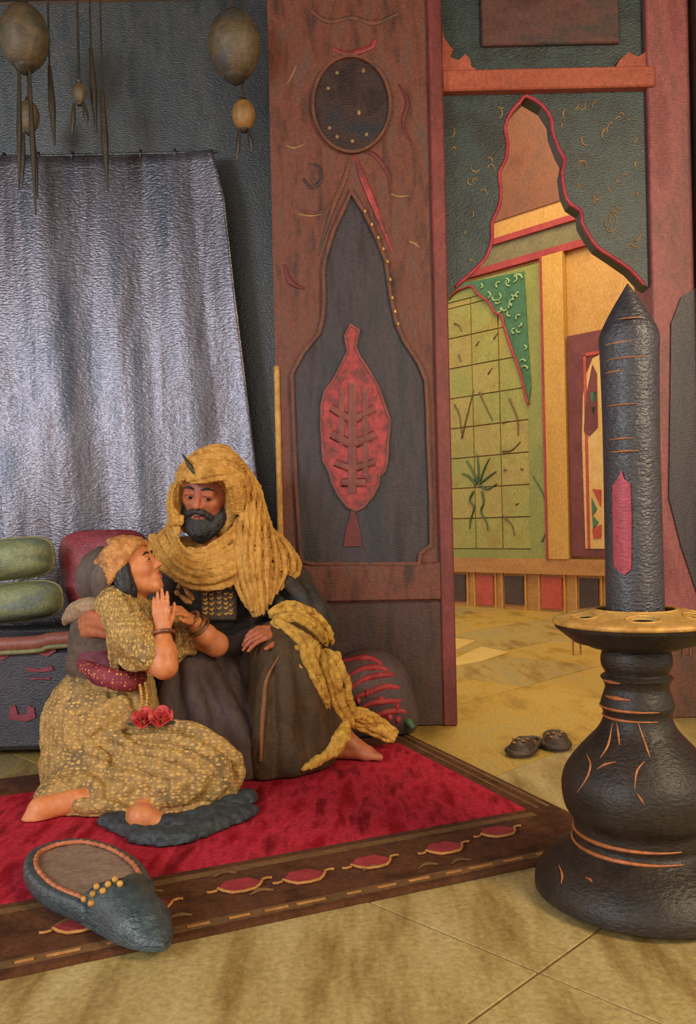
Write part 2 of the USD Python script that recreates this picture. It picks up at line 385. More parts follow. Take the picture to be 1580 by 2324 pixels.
paint('rug_border', (72, 44, 28), (96, 60, 38), (82, 52, 42), scale=6, rough=.9, bump=.6, spec=.12)
paint('rug_brown', (100, 72, 40), (122, 86, 50), scale=10, rough=.85, bump=.6, spec=.3)
paint('rug_motif', (142, 34, 44), (160, 50, 52), scale=14, rough=.85)
paint('rug_gold', (170, 112, 56), (190, 134, 68), scale=14, rough=.8)
paint('skin_man', (158, 88, 56), (180, 106, 70), (166, 84, 58), scale=14, rough=.5, bump=.15, grain=.4)
paint('skin_woman', (194, 112, 62), (212, 132, 80), (196, 118, 76), scale=10, rough=.48, bump=.12, grain=.4)
paint('lips_man', (118, 62, 52), (128, 66, 54), scale=20); paint('lips_woman', (164, 66, 52), (172, 74, 58), scale=20)
paint('eye_white', (168, 148, 128), (178, 158, 138), scale=10, rough=.25, bump=0); paint('iris', (34, 28, 24), (44, 34, 28), scale=10, rough=.2, bump=0)
paint('hair_dark', (26, 26, 30), (42, 40, 44), scale=30, stretch=(3, 3, .6), rough=.45, bump=.8)
paint('beard_dark', (34, 34, 36), (56, 54, 54), scale=40, stretch=(3, 3, .8), rough=.6, bump=1.0)
paint('cloth_yellow', (172, 120, 52), (202, 150, 74), (186, 132, 58), scale=14, rough=.75, bump=.6, spec=.3, weave=260)
paint('cloth_gold', (176, 130, 46), (204, 158, 70), (166, 120, 48), scale=16, rough=.7, bump=.8, spec=.3, weave=200)
paint('robe_purple', (66, 52, 50), (84, 66, 62), (72, 54, 46), scale=6, stretch=(2.2, 2.2, .5), rough=.7, bump=.6, spec=.4)
paint('robe_olive', (60, 42, 22), (80, 56, 30), (64, 54, 36), scale=6, stretch=(2.2, 2.2, .5), rough=.7, bump=.6, spec=.4)
paint('robe_teal', (50, 46, 42), (66, 56, 48), (46, 52, 52), scale=6, rough=.65, bump=.6, spec=.4)
paint('copper_trim', (122, 78, 40), (140, 92, 48), scale=20, rough=.6)
paint('dress_ochre', (138, 106, 54), (166, 130, 70), (124, 96, 56), scale=12, rough=.7, bump=.6, dots=((206, 164, 92), 105, .38, (1, 1, .6)))
paint('skirt_ochre', (134, 104, 58), (168, 132, 74), (116, 92, 58), scale=9, rough=.7, bump=.7, dots=((204, 158, 84), 92, .36, (.55, 1, 1)))
paint('vest_brown', (70, 56, 46), (92, 72, 58), (80, 66, 56), scale=8, rough=.7, bump=.6)
paint('shawl_pale', (148, 122, 94), (172, 142, 108), scale=14, rough=.7)
paint('shawl_orange', (160, 86, 52), (180, 106, 66), scale=14, rough=.7)
paint('sash_red', (112, 28, 40), (136, 44, 56), scale=12, rough=.65, dots=((206, 140, 70), 80, .30))
paint('waist_red', (96, 30, 44), (116, 44, 58), scale=10, rough=.65)
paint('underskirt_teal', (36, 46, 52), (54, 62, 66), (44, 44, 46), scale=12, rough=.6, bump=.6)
paint('turban_orange', (176, 112, 56), (204, 142, 78), (150, 104, 62), scale=16, rough=.7, bump=.6)
paint('veil_brown', (78, 64, 56), (96, 80, 72), scale=10, rough=.7)
paint('bangle', (96, 58, 36), (150, 96, 50), scale=40, rough=.35, spec=.8)
paint('rose_red', (176, 44, 46), (200, 70, 62), scale=30, rough=.55); paint('rose_leaf', (40, 58, 48), (52, 70, 54), scale=20)
paint('slipper_brown', (54, 42, 32), (74, 56, 40), scale=18, rough=.5); paint('slipper_lining', (122, 86, 44), (146, 100, 50), scale=22, rough=.5)
paint('slipper_teal', (44, 58, 62), (64, 74, 76), (52, 64, 68), scale=14, rough=.42, bump=.9, spec=.7); paint('insole_tan', (128, 104, 88), (146, 120, 100), scale=14, rough=.6, bump=.5)
paint('insole_edge', (176, 100, 66), (190, 116, 78), scale=14)
paint('pillow_green', (98, 110, 88), (134, 138, 96), (108, 118, 104), scale=7, stretch=(.6, 1, 2), rough=.6, bump=.8, spec=.6)
paint('piping_yellow', (124, 120, 76), (142, 134, 84), scale=14); paint('band_orange', (142, 80, 64), (156, 92, 72), scale=14)
paint('divan_dark', (52, 48, 54), (66, 60, 66), (48, 52, 58), scale=6, rough=.5, bump=.8, spec=.6)
paint('divan_red', (130, 48, 58), (150, 60, 68), scale=10, rough=.55)
paint('cushion_red', (128, 40, 50), (150, 62, 70), (118, 44, 54), scale=9, stretch=(.5, 1, 2), rough=.5, bump=.9, spec=.7)
paint('bolster_dark', (66, 50, 50), (84, 62, 60), scale=8, rough=.6); paint('bolster_red', (146, 36, 44), (172, 56, 58), scale=14, rough=.65)
paint('tassel_green', (58, 92, 60), (84, 116, 76), scale=20)
paint('lamp_ochre', (70, 58, 40), (96, 78, 52), (66, 62, 52), scale=8, rough=.5, bump=.6); paint('lamp_dark', (44, 38, 30), (62, 50, 36), scale=14, rough=.4)
paint('lamp_amber', (126, 90, 46), (146, 104, 52), scale=12, rough=.5)
paint('ceiling_dark', (60, 50, 42), (74, 60, 50), scale=3)

# ------------------------------------------------------------------ the setting
rng = random.Random(5)
RUGZ = .014
floor = thing('floor', 'worn ochre stone floor of large slabs laid on the diagonal', None, kind='structure')
part(floor, 'grout_bed', bx((-4, -1, -.08), (7, 16, -.0035)), 'grout', False)
C45, CELL = math.sqrt(.5), .80
light_patch_px = [[(1020, 1447), (1080, 1455), (1040, 1474), (1012, 1474)], [(1030, 1497), (1092, 1468), (1156, 1481), (1092, 1502), (1034, 1512)]]
for i in range(-9, 17):
    for j in range(-2, 20):
        a = (np.array([i, i + 1, i + 1, i]) * CELL + np.array([.0025, -.0025, -.0025, .0025])) ; b = (np.array([j, j, j + 1, j + 1]) * CELL + np.array([.0025, .0025, -.0025, -.0025]))
        X = (a - b) * C45 + .35; Y = (a + b) * C45 + 1.62
        cx, cy = X.mean(), Y.mean()
        if not (1.0 < cy < 11.5 and -.62 * cy - .5 < cx < .62 * cy + .6): continue
        top = rng.uniform(-.0018, 0); ring = lambda s, z: [(cx + (x - cx) * s, cy + (y - cy) * s, z) for x, y in zip(X, Y)]
        part(floor, 'slab', trimesh.convex.convex_hull(np.array(ring(1, -.03) + ring(1, top - .002) + ring(.995, top))), rng.choice(['stone_ochre', 'stone_gold', 'stone_ochre', 'stone_brown', 'stone_ochre'] if 2.4 < cy < 3.5 else ['stone_ochre'] if cy <= 2.4 else ['stone_gold', 'stone_brown', 'stone_gold']), False)
for q in light_patch_px:
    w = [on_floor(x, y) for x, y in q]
    part(floor, 'slab', trimesh.convex.convex_hull(np.array([(p[0], p[1], z) for p in w for z in (-.02, .003)])), 'light_patch_stone', False, label='small pale slab standing in for a patch of light on the floor')  # patches of light on the hall floor, put into pale slabs

PY = 3.63                                                     # front of the pillar
pl, pr = at(622, 700, PY)[0], at(1022, 1100, PY)[0]
wl = thing('wall_left', 'dark plastered alcove wall behind the couple', None, kind='structure')
part(wl, 'plaster', bx((-4.0, 4.0, -.02), (pl + .02, 4.15, 3.4)), 'wall_dark', False)
ce = thing('ceiling', 'dark ceiling over the alcove and the hall', None, kind='structure')
part(ce, 'boards', bx((-4, -1, 3.4), (6.5, 3.98, 3.5)), 'ceiling_dark', False); part(ce, 'hall_boards', bx((-4, 3.6, 6.3), (8, 17, 6.4)), 'ceiling_dark', False)

pil = thing('pillar', 'tall red-brown painted pillar with a dark pointed niche and red medallion', 'pillar', ((pl + pr) / 2, PY + .25, 0))
part(pil, 'shaft', bx((pl, PY, 0), (pr, PY + .55, 3.4)), 'red_plaster', False)
zb = at(830, 1283, PY)[2]
part(pil, 'plinth', chamfer_box((pl - .004, PY - .012, 0), (pr + .004, PY + .2, zb - .16)), 'dark_plinth', False)
part(pil, 'base_band', chamfer_box((pl - .002, PY - .016, zb - .155), (pr + .002, PY + .2, zb + .008)), 'red_plaster', False)
part(pil, 'edge_moulding', chamfer_box((pr - .055, PY - .022, 0), (pr + .006, PY + .05, 3.4)), 'red_trim', False, label='narrow red edge moulding')
part(pil, 'gilt_fillet', chamfer_box((pl - .006, PY - .014, at(640, 1300, PY)[2]), (pl + .018, PY + .05, at(640, 830, PY)[2])), 'gilt', False, label='thin gilt strip')
NICHE = [(798, 446), (821, 482), (851, 542), (872, 596), (883, 678), (896, 737), (913, 777), (947, 828), (962, 865), (966, 936), (967, 993), (973, 1136), (974, 1235), (950, 1253), (947, 1275), (708, 1275), (688, 1270), (677, 1107), (671, 965), (667, 851), (691, 805), (728, 760), (737, 723), (740, 680), (738, 617), (743, 587), (761, 527), (785, 476)]
np_ = pxpoly(NICHE, PY)
nb = part(pil, 'niche_panel', ext(np_, PY - .006, .05), 'niche_dark', False, label='dark pointed niche panel')
part(pil, 'niche_moulding', ext(np_.buffer(.014, join_style=2).difference(np_), PY - .020, .06), 'brown_plaster', False, label='brown moulding round the niche')
edge = [at(x, y, PY - .012) for x, y in NICHE[1:6]]
for q in spline(edge, 4)[::2]:
    s = trimesh.creation.icosphere(1, .0065); s.apply_scale([1, .7, 1.3]); s.apply_translation(q + np.array([.014, -.014, 0])); part(pil, 'gilt_bead', s, 'gilt', True)
MED = [(796, 740), (814, 752), (806, 790), (818, 815), (838, 845), (858, 880), (872, 920), (884, 955), (880, 1000), (878, 1040), (872, 1070), (860, 1080), (858, 1100), (845, 1125), (825, 1150), (808, 1158), (790, 1150), (770, 1125), (755, 1095), (748, 1070), (735, 1045), (733, 1010), (730, 970), (731, 920), (738, 890), (755, 868), (765, 850), (778, 825), (790, 800), (784, 765)]
mp = pxpoly(MED, PY)
md = part(pil, 'medallion', ext(mp, PY - .018, .03), 'medallion_red', False, label='red leaf-shaped medallion')
part(md, 'rim', ext(mp.buffer(.006).difference(mp.buffer(-.004)), PY - .022, .02), 'medallion_brown', False)
for (x0, y0, x1, y1, w) in [(800, 870, 800, 1120, 14), (775, 885, 775, 1010, 9), (828, 880, 830, 1080, 9), (752, 925, 800, 955, 13), (800, 955, 850, 925, 13), (752, 985, 800, 1010, 14), (800, 1010, 852, 985, 14), (760, 1050, 800, 1065, 11), (800, 1065, 850, 1048, 11), (775, 1095, 830, 1095, 13)]:
    a, b = at(x0, y0, PY - .018), at(x1, y1, PY - .018); part(md, 'leaf_rib', tube([a, b], w * .8 * PY / FPX, 6, 2).apply_transform(np.array([[1, 0, 0, 0], [0, .3, 0, .7 * (PY - .018)], [0, 0, 1, 0], [0, 0, 0, 1.0]])), 'medallion_brown', True)
part(pil, 'medallion_stem', ext(pxpoly([(803, 1150), (814, 1190), (822, 1240), (780, 1240), (786, 1200), (797, 1160)], PY), PY - .015, .03), 'deep_red', False, label='dark red stem below the medallion')
for q, r, c in (([(806, 352), (822, 400), (850, 470), (890, 570)], [.006, .016, .014, .005], 'medallion_red'), ([(797, 352), (780, 410), (752, 480), (722, 580)], [.006, .013, .012, .004], 'brown_plaster'), ([(815, 340), (850, 352), (880, 392), (888, 430)], [.004, .011, .009, .004], 'deep_red'), ([(700, 372), (725, 380), (728, 410), (705, 425), (688, 405)], [.004, .009, .006], 'dark_plinth'), ([(670, 470), (700, 482), (735, 478), (758, 440)], [.003, .007, .005, .003], 'brown_plaster'),
                ([(676, 486), (705, 490), (732, 486)], [.003, .005, .002], 'gilt_dull'), ([(652, 190), (662, 172), (672, 150)], [.003, .006, .003], 'gilt_dull'), ([(650, 330), (668, 336), (690, 328)], [.003, .006, .003], 'gilt_dull'), ([(888, 440), (905, 446), (930, 444)], [.003, .005, .003], 'gilt_dull'), ([(928, 548), (940, 552), (952, 562)], [.004, .006, .003], 'gilt_dull'), ([(755, 110), (790, 122), (840, 108), (852, 90)], [.006, .014, .012, .006], 'medallion_red'), ([(645, 600), (660, 640), (690, 655)], [.006, .014, .006], 'deep_red'), ([(700, 20), (745, 48), (800, 40), (850, 52), (905, 30)], [.006, .012, .009, .012, .006], 'brown_plaster'), ([(905, 190), (925, 230), (915, 280), (935, 330)], [.004, .010, .008, .004], 'deep_red')):
    m = tube([at(x, y, PY - .001) for x, y in q], r, 8, 5); v = np.array(m.vertices); v[:, 1] = PY - .001 + (v[:, 1] - PY + .001) * .45; m.vertices = v; part(pil, 'scroll_relief', m, c, True)
oc = at(798, 240, PY); ov = affinity.scale(Point(oc[0], oc[2]).buffer(1, 24), 84 * PY / FPX, 105 * PY / FPX)
part(pil, 'oval_panel', ext(ov, PY - .008, .03), 'oval_dark', False, label='dark oval panel')
part(pil, 'oval_moulding', ext(ov.buffer(.012).difference(ov), PY - .02, .03), 'brown_plaster', False)
for (x, y) in [(765, 165), (745, 200), (825, 160), (765, 310), (832, 305), (815, 255), (800, 320), (748, 290)]:
    s = trimesh.creation.icosphere(1, .008); s.apply_scale([1, .4, rng.uniform(.7, 1.5)]); s.apply_translation(at(x, y, PY - .008)); part(pil, 'oval_flake', s, 'gilt_dull', True)

# the archway between pillar and jamb
AY = 3.70
arch = thing('archway', 'tall dark green archway with an ogee opening under a red beam', 'archway', ((pr + at(1480, 600, AY)[0]) / 2, AY, 0))
jx0, jx1 = at(1462, 400, AY)[0], at(1566, 400, AY)[0]
jx0 = at(1478, 800, AY)[0]
zbb, zbt = at(1215, 213, AY)[2], at(1215, 166, AY)[2]
part(arch, 'beam', chamfer_box((pr + .008, AY - .045, zbb), (jx0 + .03, AY + .10, zbt)), 'red_beam', False, label='red horizontal beam')
part(arch, 'jamb', chamfer_box((jx0, AY - .03, .0), (jx1, AY + .2, 3.4)), 'pink_plaster', False, label='pinkish red jamb')
part(arch, 'jamb_plinth', chamfer_box((jx0 - .004, AY - .045, 0), (jx1, AY + .1, at(1540, 1440, AY)[2])), 'brown_plaster', False)
HEX = [(1600, 640), (1545, 675), (1522, 735), (1517, 1130), (1545, 1240), (1580, 1345), (1640, 1400), (1700, 1345), (1735, 1130), (1730, 735), (1660, 660)]
part(arch, 'jamb_panel', ext(pxpoly(HEX, AY - .03).intersection(sbox(0, 0, jx1 - .002, 4)), AY - .040, .03), 'niche_dark', False, label='dark pointed panel on the jamb')
OGEE = [(1007, 698), (1034, 651), (1082, 608), (1105, 581), (1117, 541), (1117, 506), (1133, 467), (1137, 432), (1133, 392), (1148, 361), (1152, 322), (1146, 290), (1160, 255), (1180, 232), (1195, 218), (1231, 239), (1252, 271), (1254, 298), (1270, 341), (1282, 363), (1276, 392), (1282, 436), (1294, 463), (1319, 479), (1321, 506), (1337, 534), (1356, 561), (1392, 585), (1431, 612), (1462, 646)]
oq = [(p[0], p[2]) for p in (at(x, y, AY) for x, y in OGEE)]
oq = [(pr + .008, oq[0][1])] + oq + [(jx0 + .01, oq[-1][1] - .02)]
spand = Polygon(oq + [(jx0 + .01, zbb + .01), (pr + .008, zbb + .01)]).buffer(0).intersection(sbox(pr + .008, 0, jx0 + .01, 4))
part(arch, 'spandrel', ext(spand, AY, .09), 'green_dark', False, label='dark green spandrel with gold scrollwork')
part(arch, 'arch_trim', tube([(x, AY + .0, z) for x, z in oq[1:-1] if x > pr + .018], .009, 6, 2), 'arch_red', True, label='thin red line round the opening')
up = sbox(pr + .008, zbt - .01, jx0 + .01, 3.4)
part(arch, 'upper_panel', ext(up, AY + .01, .09), 'green_dark', False)
part(arch, 'upper_inset', chamfer_box((at(1092, 60, AY)[0], AY - .012, at(1200, 104, AY)[2]), (at(1405, 60, AY)[0], AY + .05, 3.38)), 'rust_dark', False, label='rust coloured inset panel')
for q in ([(1003, 60), (1006, 90), (1020, 110), (1028, 118), (1020, 135), (1040, 142), (1055, 128), (1066, 140), (1068, 155), (1080, 164), (1080, 175), (1003, 190)], [(1392, 160), (1405, 140), (1424, 124), (1445, 135), (1480, 110), (1490, 175), (1392, 170)]):
    part(arch, 'corner_bracket', ext(pxpoly(q, AY), AY - .02, .05), 'red_beam', False)
cnt = 0
inner = spand.buffer(-.035)
while cnt < 44:
    x = rng.uniform(pr, jx0); z = rng.uniform(1.75, zbb); 
    if not inner.contains(Point(x, z)): continue
    a0, r, sw = rng.uniform(0, 6.28), rng.uniform(.010, .026), rng.choice([-1, 1]) * rng.uniform(1.6, 3.6)
    pts = [(x + r * (1 - .10 * t * 3) * math.cos(a0 + sw * t), AY - .001, z + 1.2 * r * math.sin(a0 + sw * t)) for t in np.linspace(0, 1, 5)]
    part(arch, 'gold_scroll', tube(pts, [.0022, .0045, .0025], 5, 2), 'gilt_dull', True); cnt += 1
wr = thing('wall_right', 'dark wall that carries on beside the archway', None, kind='structure')
part(wr, 'frame_edge', bx((jx1 + .004, AY - .09, 0), (jx1 + .10, AY - .021, 3.4)), 'frame_dark', False, label='dark upright standing in for the edge of the painting frame')  # edge of the painting's own frame, built as an upright
part(wr, 'plaster', bx((jx1 + .004, AY - .02, 0), (6.4, AY + .15, 3.4)), 'pink_plaster', False)

# the far hall wall, standing at 45 degrees
w0, w1 = on_floor(1035, 1372), on_floor(1275, 1391)
wm = (w0 + w1) / 2; WD = np.array([C45, -C45, 0]); WN = np.array([-C45, -C45, 0])       # along the wall to the right; towards the viewer
def wall_tz(px, py):
    d = at(px, py, 1.0) - np.array([0, 0, EYE]); o = np.array([0, 0, EYE]); s = ((wm - o) @ WN) / (d @ WN); p = o + d * s
    return np.array([(p - wm) @ WD, p[2]])
def wext(poly, proud, depth=.06):
    m = ext(poly, 0, depth); v = np.array(m.vertices); m.vertices = wm + v[:, :1] * WD + v[:, 2:] * [[0, 0, 1]] + (proud - v[:, 1:2]) * WN; m.invert(); m.fix_normals(); return m
def wpoly(pts): return Polygon([tuple(wall_tz(x, y)) for x, y in pts]).buffer(0)
def wtube(pts, r, proud=.03, n=4): return tube([wm + t * WD + np.array([0, 0, z]) + proud * WN for t, z in (wall_tz(x, y) for x, y in pts)], r, 5, n)
wf = thing('wall_far', 'sunlit ochre hall wall with green tile panel and striped dado', None, kind='structure')
part(wf, 'plaster', wext(sbox(-12, 0, 7.5, 6.3), 0, .2), 'hall_ochre', False)
tP = wall_tz(1236, 800)[0]; tR = wall_tz(1259, 1100)[0]; tP = (tP + tR) / 2
zc0, zc1 = wall_tz(1258, 1268)[1], wall_tz(1150, 1300)[1]
zf = [wall_tz(1220, y)[1] for y in (515, 529, 575, 591)]
TL, TRR = -6.0, 3.4
part(wf, 'upper_plaster', wext(sbox(TL, zf[0] + .18, TRR, 6.28), .012), 'hall_rust', False)
part(wf, 'frieze_rail', wext(sbox(TL, zf[1], TRR, zf[0]), .05), 'frieze_red', False); part(wf, 'frieze', wext(sbox(TL, zf[2], TRR, zf[1]), .02), 'frieze_green', False)
part(wf, 'frieze_rail', wext(sbox(TL, zf[3], TRR, zf[2]), .05), 'frieze_red', False)
part(wf, 'dado_cornice', wext(sbox(TL, zc1, TRR, zc0), .06), 'hall_brown', False)
part(wf, 'dado', wext(sbox(TL, 0, TRR, zc1), .015), 'hall_brown', False)
sq = [(1032, 1060), (1086, 1123), (1149, 1191), (1233, 1279), (1318, 1362), (1404, 1450)]
for i, (a, b) in enumerate(sq):
    t0, t1 = wall_tz(a, 1340)[0], wall_tz(b, 1345)[0]
    part(wf, 'dado_panel', wext(sbox(t0, .03 if i % 2 else .05, t1, zc1 - .03), .03), 'hall_red' if i % 2 else 'hall_black', False)
    for tt in (t0 - .03, t1 + .03): part(wf, 'dado_fillet', wext(sbox(tt - .008, .0, tt + .008, zc1), .028), 'hall_gold', False)
# green tile panel: joints, tiles one by one, border
zt = zf[3] - .04
part(wf, 'tile_bed', wext(sbox(-3.4, zc0, tP, zt), .012), 'tile_joint', False)
part(wf, 'tile_border', wext(sbox(tP - .22, zc0, tP - .03, zt), .035), 'tile_border', False); part(wf, 'tile_border', wext(sbox(-3.4, zt - .16, tP - .22, zt), .035), 'tile_border', False)
part(wf, 'tile_border', wext(sbox(-3.4, zc0, tP - .22, zc0 + .09), .035), 'tile_border', False)
tw, th = .335, .32
nz = int((zt - .16 - zc0 - .09) / th)
for i in range(9):
    for j in range(nz + 1):
        t1 = tP - .225 - i * tw; z0 = zc0 + .10 + j * th; z1 = min(z0 + th - .012, zt - .165)
        if z1 - z0 < .05: continue
        t0, pr_ = t1 - tw + .012, .026 + rng.uniform(-.003, .003)
        part(wf, 'tile', wext(sbox(t0, z0, t1, z1), pr_, .03), rng.choice(['tile_olive', 'tile_olive', 'tile_lime']), False)
SP = [(1000, 715), (1022, 682), (1040, 664), (1060, 655), (1078, 652), (1090, 668), (1118, 690), (1128, 710), (1145, 718), (1150, 740), (1158, 765), (1170, 800), (1185, 840), (1193, 870), (1200, 900), (1206, 918), (1211, 880), (1203, 760), (1195, 618), (1110, 634), (1040, 648), (1000, 660)]
part(wf, 'green_corner', wext(wpoly(SP), .045, .02), 'tile_green', False, label='green scalloped corner piece')
part(wf, 'corner_line', wtube(SP[1:16], .014, .05, 3), 'frieze_red', True)
for k in range(26):
    while True:
        x, y = rng.uniform(1080, 1208), rng.uniform(630, 880)
        if Polygon(SP).buffer(-9).contains(Point(x, y)): break
    a0, r = rng.uniform(0, 6.28), rng.uniform(5, 9)
    part(wf, 'vine_curl', wtube([(x + r * math.cos(a0 + s), y + r * math.sin(a0 + s)) for s in np.linspace(0, 2.6, 4)], .010, .05), 'vine_pale', True)
for q in ([(1088, 1095), (1075, 1065), (1062, 1045)], [(1090, 1095), (1090, 1060), (1086, 1030)], [(1092, 1095), (1105, 1060), (1115, 1040)], [(1092, 1098), (1118, 1078), (1130, 1070)], [(1086, 1100), (1066, 1080), (1052, 1075)], [(1078, 1115), (1070, 1135), (1080, 1150), (1072, 1180), (1070, 1200)], [(1098, 1115), (1102, 1140), (1096, 1160), (1108, 1185), (1112, 1205)], [(1092, 1100), (1110, 1110), (1132, 1098)], [(1215, 1080), (1240, 1130), (1245, 1190)], [(1235, 1230), (1250, 1190), (1248, 1150)]):
    part(wf, 'plant_motif', wtube(q, [.014, .011, .005], .030), 'plant_green', True)
for q in ([(1052, 995), (1068, 930), (1080, 885)], [(1092, 890), (1110, 930), (1122, 955)], [(1160, 905), (1178, 950), (1180, 990)], [(1145, 1025), (1165, 1022), (1185, 1003)], [(1035, 735), (1046, 740), (1052, 752)], [(1085, 785), (1092, 775)], [(1125, 770), (1134, 757)], [(1045, 805), (1050, 822)], [(1145, 960), (1155, 957)], [(1148, 1066), (1154, 1068)], [(1186, 1064), (1192, 1066)], [(1112, 850), (1122, 835)], [(1035, 918), (1046, 940), (1052, 985)], [(1145, 1170), (1165, 1190), (1172, 1215)], [(1175, 1145), (1182, 1142)]):
    part(wf, 'twig_motif', wtube(q, [.011, .005], .030), 'twig_brown', True)
# pilaster and framed picture niche
t2 = wall_tz(1290, 1000)[0]
part(wf, 'pilaster', wext(sbox(tP - .02, zc0, t2 + .02, zf[3]), .07), 'hall_gold', False, label='plain gold pilaster')
part(wf, 'pilaster_line', wext(sbox(tP - .03, zc0, tP - .005, zf[3]), .075), 'frieze_red', False)
t3 = wall_tz(1298, 1000)[0]; zn = wall_tz(1310, 762)[1]
part(wf, 'niche_frame', wext(sbox(t3, zc0 + .03, 3.1, zn), .05), 'hall_purple', False, label='purple niche frame')
tin = t3 + .22
part(wf, 'niche_line', wext(sbox(t3 + .17, zc0 + .10, t3 + .20, zn - .20), .058), 'hall_red', False); part(wf, 'niche_line', wext(sbox(t3 + .17, zn - .22, 3.0, zn - .19), .058), 'hall_red', False)
part(wf, 'niche_field', wext(wpoly([(1336, 1245), (1328, 1000), (1330, 900), (1338, 850), (1352, 815), (1380, 800), (1480, 800), (1480, 1245)]), .056), 'hall_cream', False, label='cream field inside the niche')
for c, q in (('hall_purple', [(1352, 830), (1362, 850), (1364, 970), (1345, 990), (1333, 980), (1338, 900)]), ('tile_green', [(1347, 893), (1362, 890), (1360, 912), (1350, 912)]), ('tile_green', [(1348, 925), (1360, 925), (1356, 945)]), ('tile_green', [(1350, 1130), (1362, 1155), (1352, 1170)]), ('tile_green', [(1352, 1170), (1366, 1185), (1354, 1200)]), ('hall_red', [(1352, 1110), (1372, 1112), (1372, 1150)]), ('hall_red', [(1352, 1200), (1372, 1190), (1372, 1220), (1355, 1222)])):
    part(wf, 'mosaic_piece', wext(wpoly(q), .064, .02), c, False)

# ------------------------------------------------------------------ alcove: curtain, lamps, divan and cushions
def curtain():
    Y0 = 3.86; nu, nv = 160, 46; V = []
    zt = at(240, 352, Y0)[2]
    for j in range(nv + 1):
        v = j / nv; z = zt * (1 - v) + .45 * v
        xr = np.interp(v, [0, .1, .3, .5, .75, 1], [at(x, y, Y0)[0] for x, y in ((484, 345), (512, 470), (535, 640), (560, 800), (592, 1000), (596, 1200))])
        xl = -2.6
        for i in range(nu + 1):
            u = i / nu; x = xl + (xr - xl) * u
            y = Y0 - .008 * math.sin(u * 46 + .9 * math.sin(v * 2 + u * 5)) * (.35 + .5 * v) - .014 * math.sin(u * 13 + 1 + v) - .02 * max(0, (u - .93) / .07)
            V.append((x, y, z))
    V = np.array(V); B = V + [0, .012, 0]; n = nu + 1; Fc = []
    for j in range(nv):
        for i in range(nu):
            a = j * n + i; Fc += [[a, a + n, a + 1], [a + 1, a + n, a + n + 1]]
    o = len(V); Fc += [[a + o, c + o, b + o] for a, b, c in Fc]
    rim = [i for i in range(n)] + [j * n + nu for j in range(1, nv + 1)] + [nv * n + i for i in range(nu - 1, -1, -1)] + [j * n for j in range(nv - 1, 0, -1)]
    for a, b in zip(rim, rim[1:] + rim[:1]): Fc += [[a, b, b + o], [a, b + o, a + o]]
    return trimesh.Trimesh(np.vstack([V, B]), Fc, process=False), zt
cm, czt = curtain()
cu = thing('curtain', 'wide grey curtain hanging across the alcove wall, satin gloss added to carry varnish glare', 'curtain', (-1.4, 3.86, czt))  # curtain gloss imitates varnish glare over the alcove
part(cu, 'drape', cm, 'glare_satin', True)
part(cu, 'curtain_rod', tube([(-2.65, 3.88, czt + .012), (at(492, 345, 3.86)[0], 3.88, czt + .012)], .007, 10, 2), 'wall_dark', True)
for i in range(12):
    x = -2.5 + i * .158; t = trimesh.creation.torus(.024, .004, 12, 6); t.apply_transform(trimesh.transformations.rotation_matrix(math.pi / 2, [0, 1, 0])); t.apply_translation((x, 3.88, czt + .004)); part(cu, 'curtain_ring', t, 'glare_satin', True)


def hanging_lamp(px, py, rx, ry, Y, label, mat='lamp_ochre', drop=(90, 60), tassels=True):
    c = at(px, py, Y); s = Y / FPX; rx, ry = rx * s, ry * s
    L = thing('hanging_lamp', label, 'lamp', (c[0], Y, c[2] - ry), 'dim oval lamps hanging in the alcove' if 0 else None)
    prof = [(0.001, -ry), (rx * .3, -ry * .96), (rx * .62, -ry * .78), (rx * .88, -ry * .42), (rx, 0), (rx * .93, ry * .36), (rx * .7, ry * .74), (rx * .38, ry * .95), (0.001, ry)]
    pp = spline(np.array([(a, 0, b) for a, b in prof]), 4); part(L, 'shade', lathe([(max(p[0], 0), p[2]) for p in pp], 32, c), mat, True)
    part(L, 'cap', lathe([(0, ry * .9), (rx * .4, ry * .9), (rx * .34, ry * 1.0), (.012, ry * 1.12), (.012, ry * 1.2), (0, ry * 1.2)], 20, c), 'lamp_dark', 40)
    part(L, 'chain', tube([c + [0, 0, ry * 1.15], (c[0], Y, 3.41)], .005, 6, 2), 'lamp_dark', True)
    part(L, 'base_ring', lathe([(0, -ry * .88), (rx * .42, -ry * .90), (rx * .36, -ry * 1.02), (.01, -ry * 1.16), (0, -ry * 1.2)], 20, c), 'lamp_dark', 40)
    if tassels:
        for k, (dx, l) in enumerate(((-.02, drop[0]), (.022, drop[1]))):
            a = c + [dx, -.01, -ry * 1.05]; part(L, 'tassel_cord', tube([a, a + [dx * .6, 0, -l * s]], [.006, .012, .003], 6, 4), 'lamp_dark', True)
    return L
hanging_lamp(55, 86, 56, 72, 3.5, 'dim ochre oval lamp with long cords, in the upper corner by the picture edge', drop=(270, 330))
hanging_lamp(532, 105, 60, 76, 3.5, 'dim ochre oval lamp hanging closest to the red pillar', drop=(60, 40), tassels=False)
hanging_lamp(553, 262, 27, 34, 3.62, 'small amber globe lamp hanging low beside the red pillar', 'lamp_amber', (70, 50))
hanging_lamp(180, 212, 15, 24, 3.6, 'tiny dark ochre drop lamp between the two oval lamps', 'lamp_ochre', (70, 50))
hanging_lamp(65, 265, 24, 36, 3.7, 'small dull ochre lamp hanging under the corner lamp', 'lamp_ochre', (120, 150))
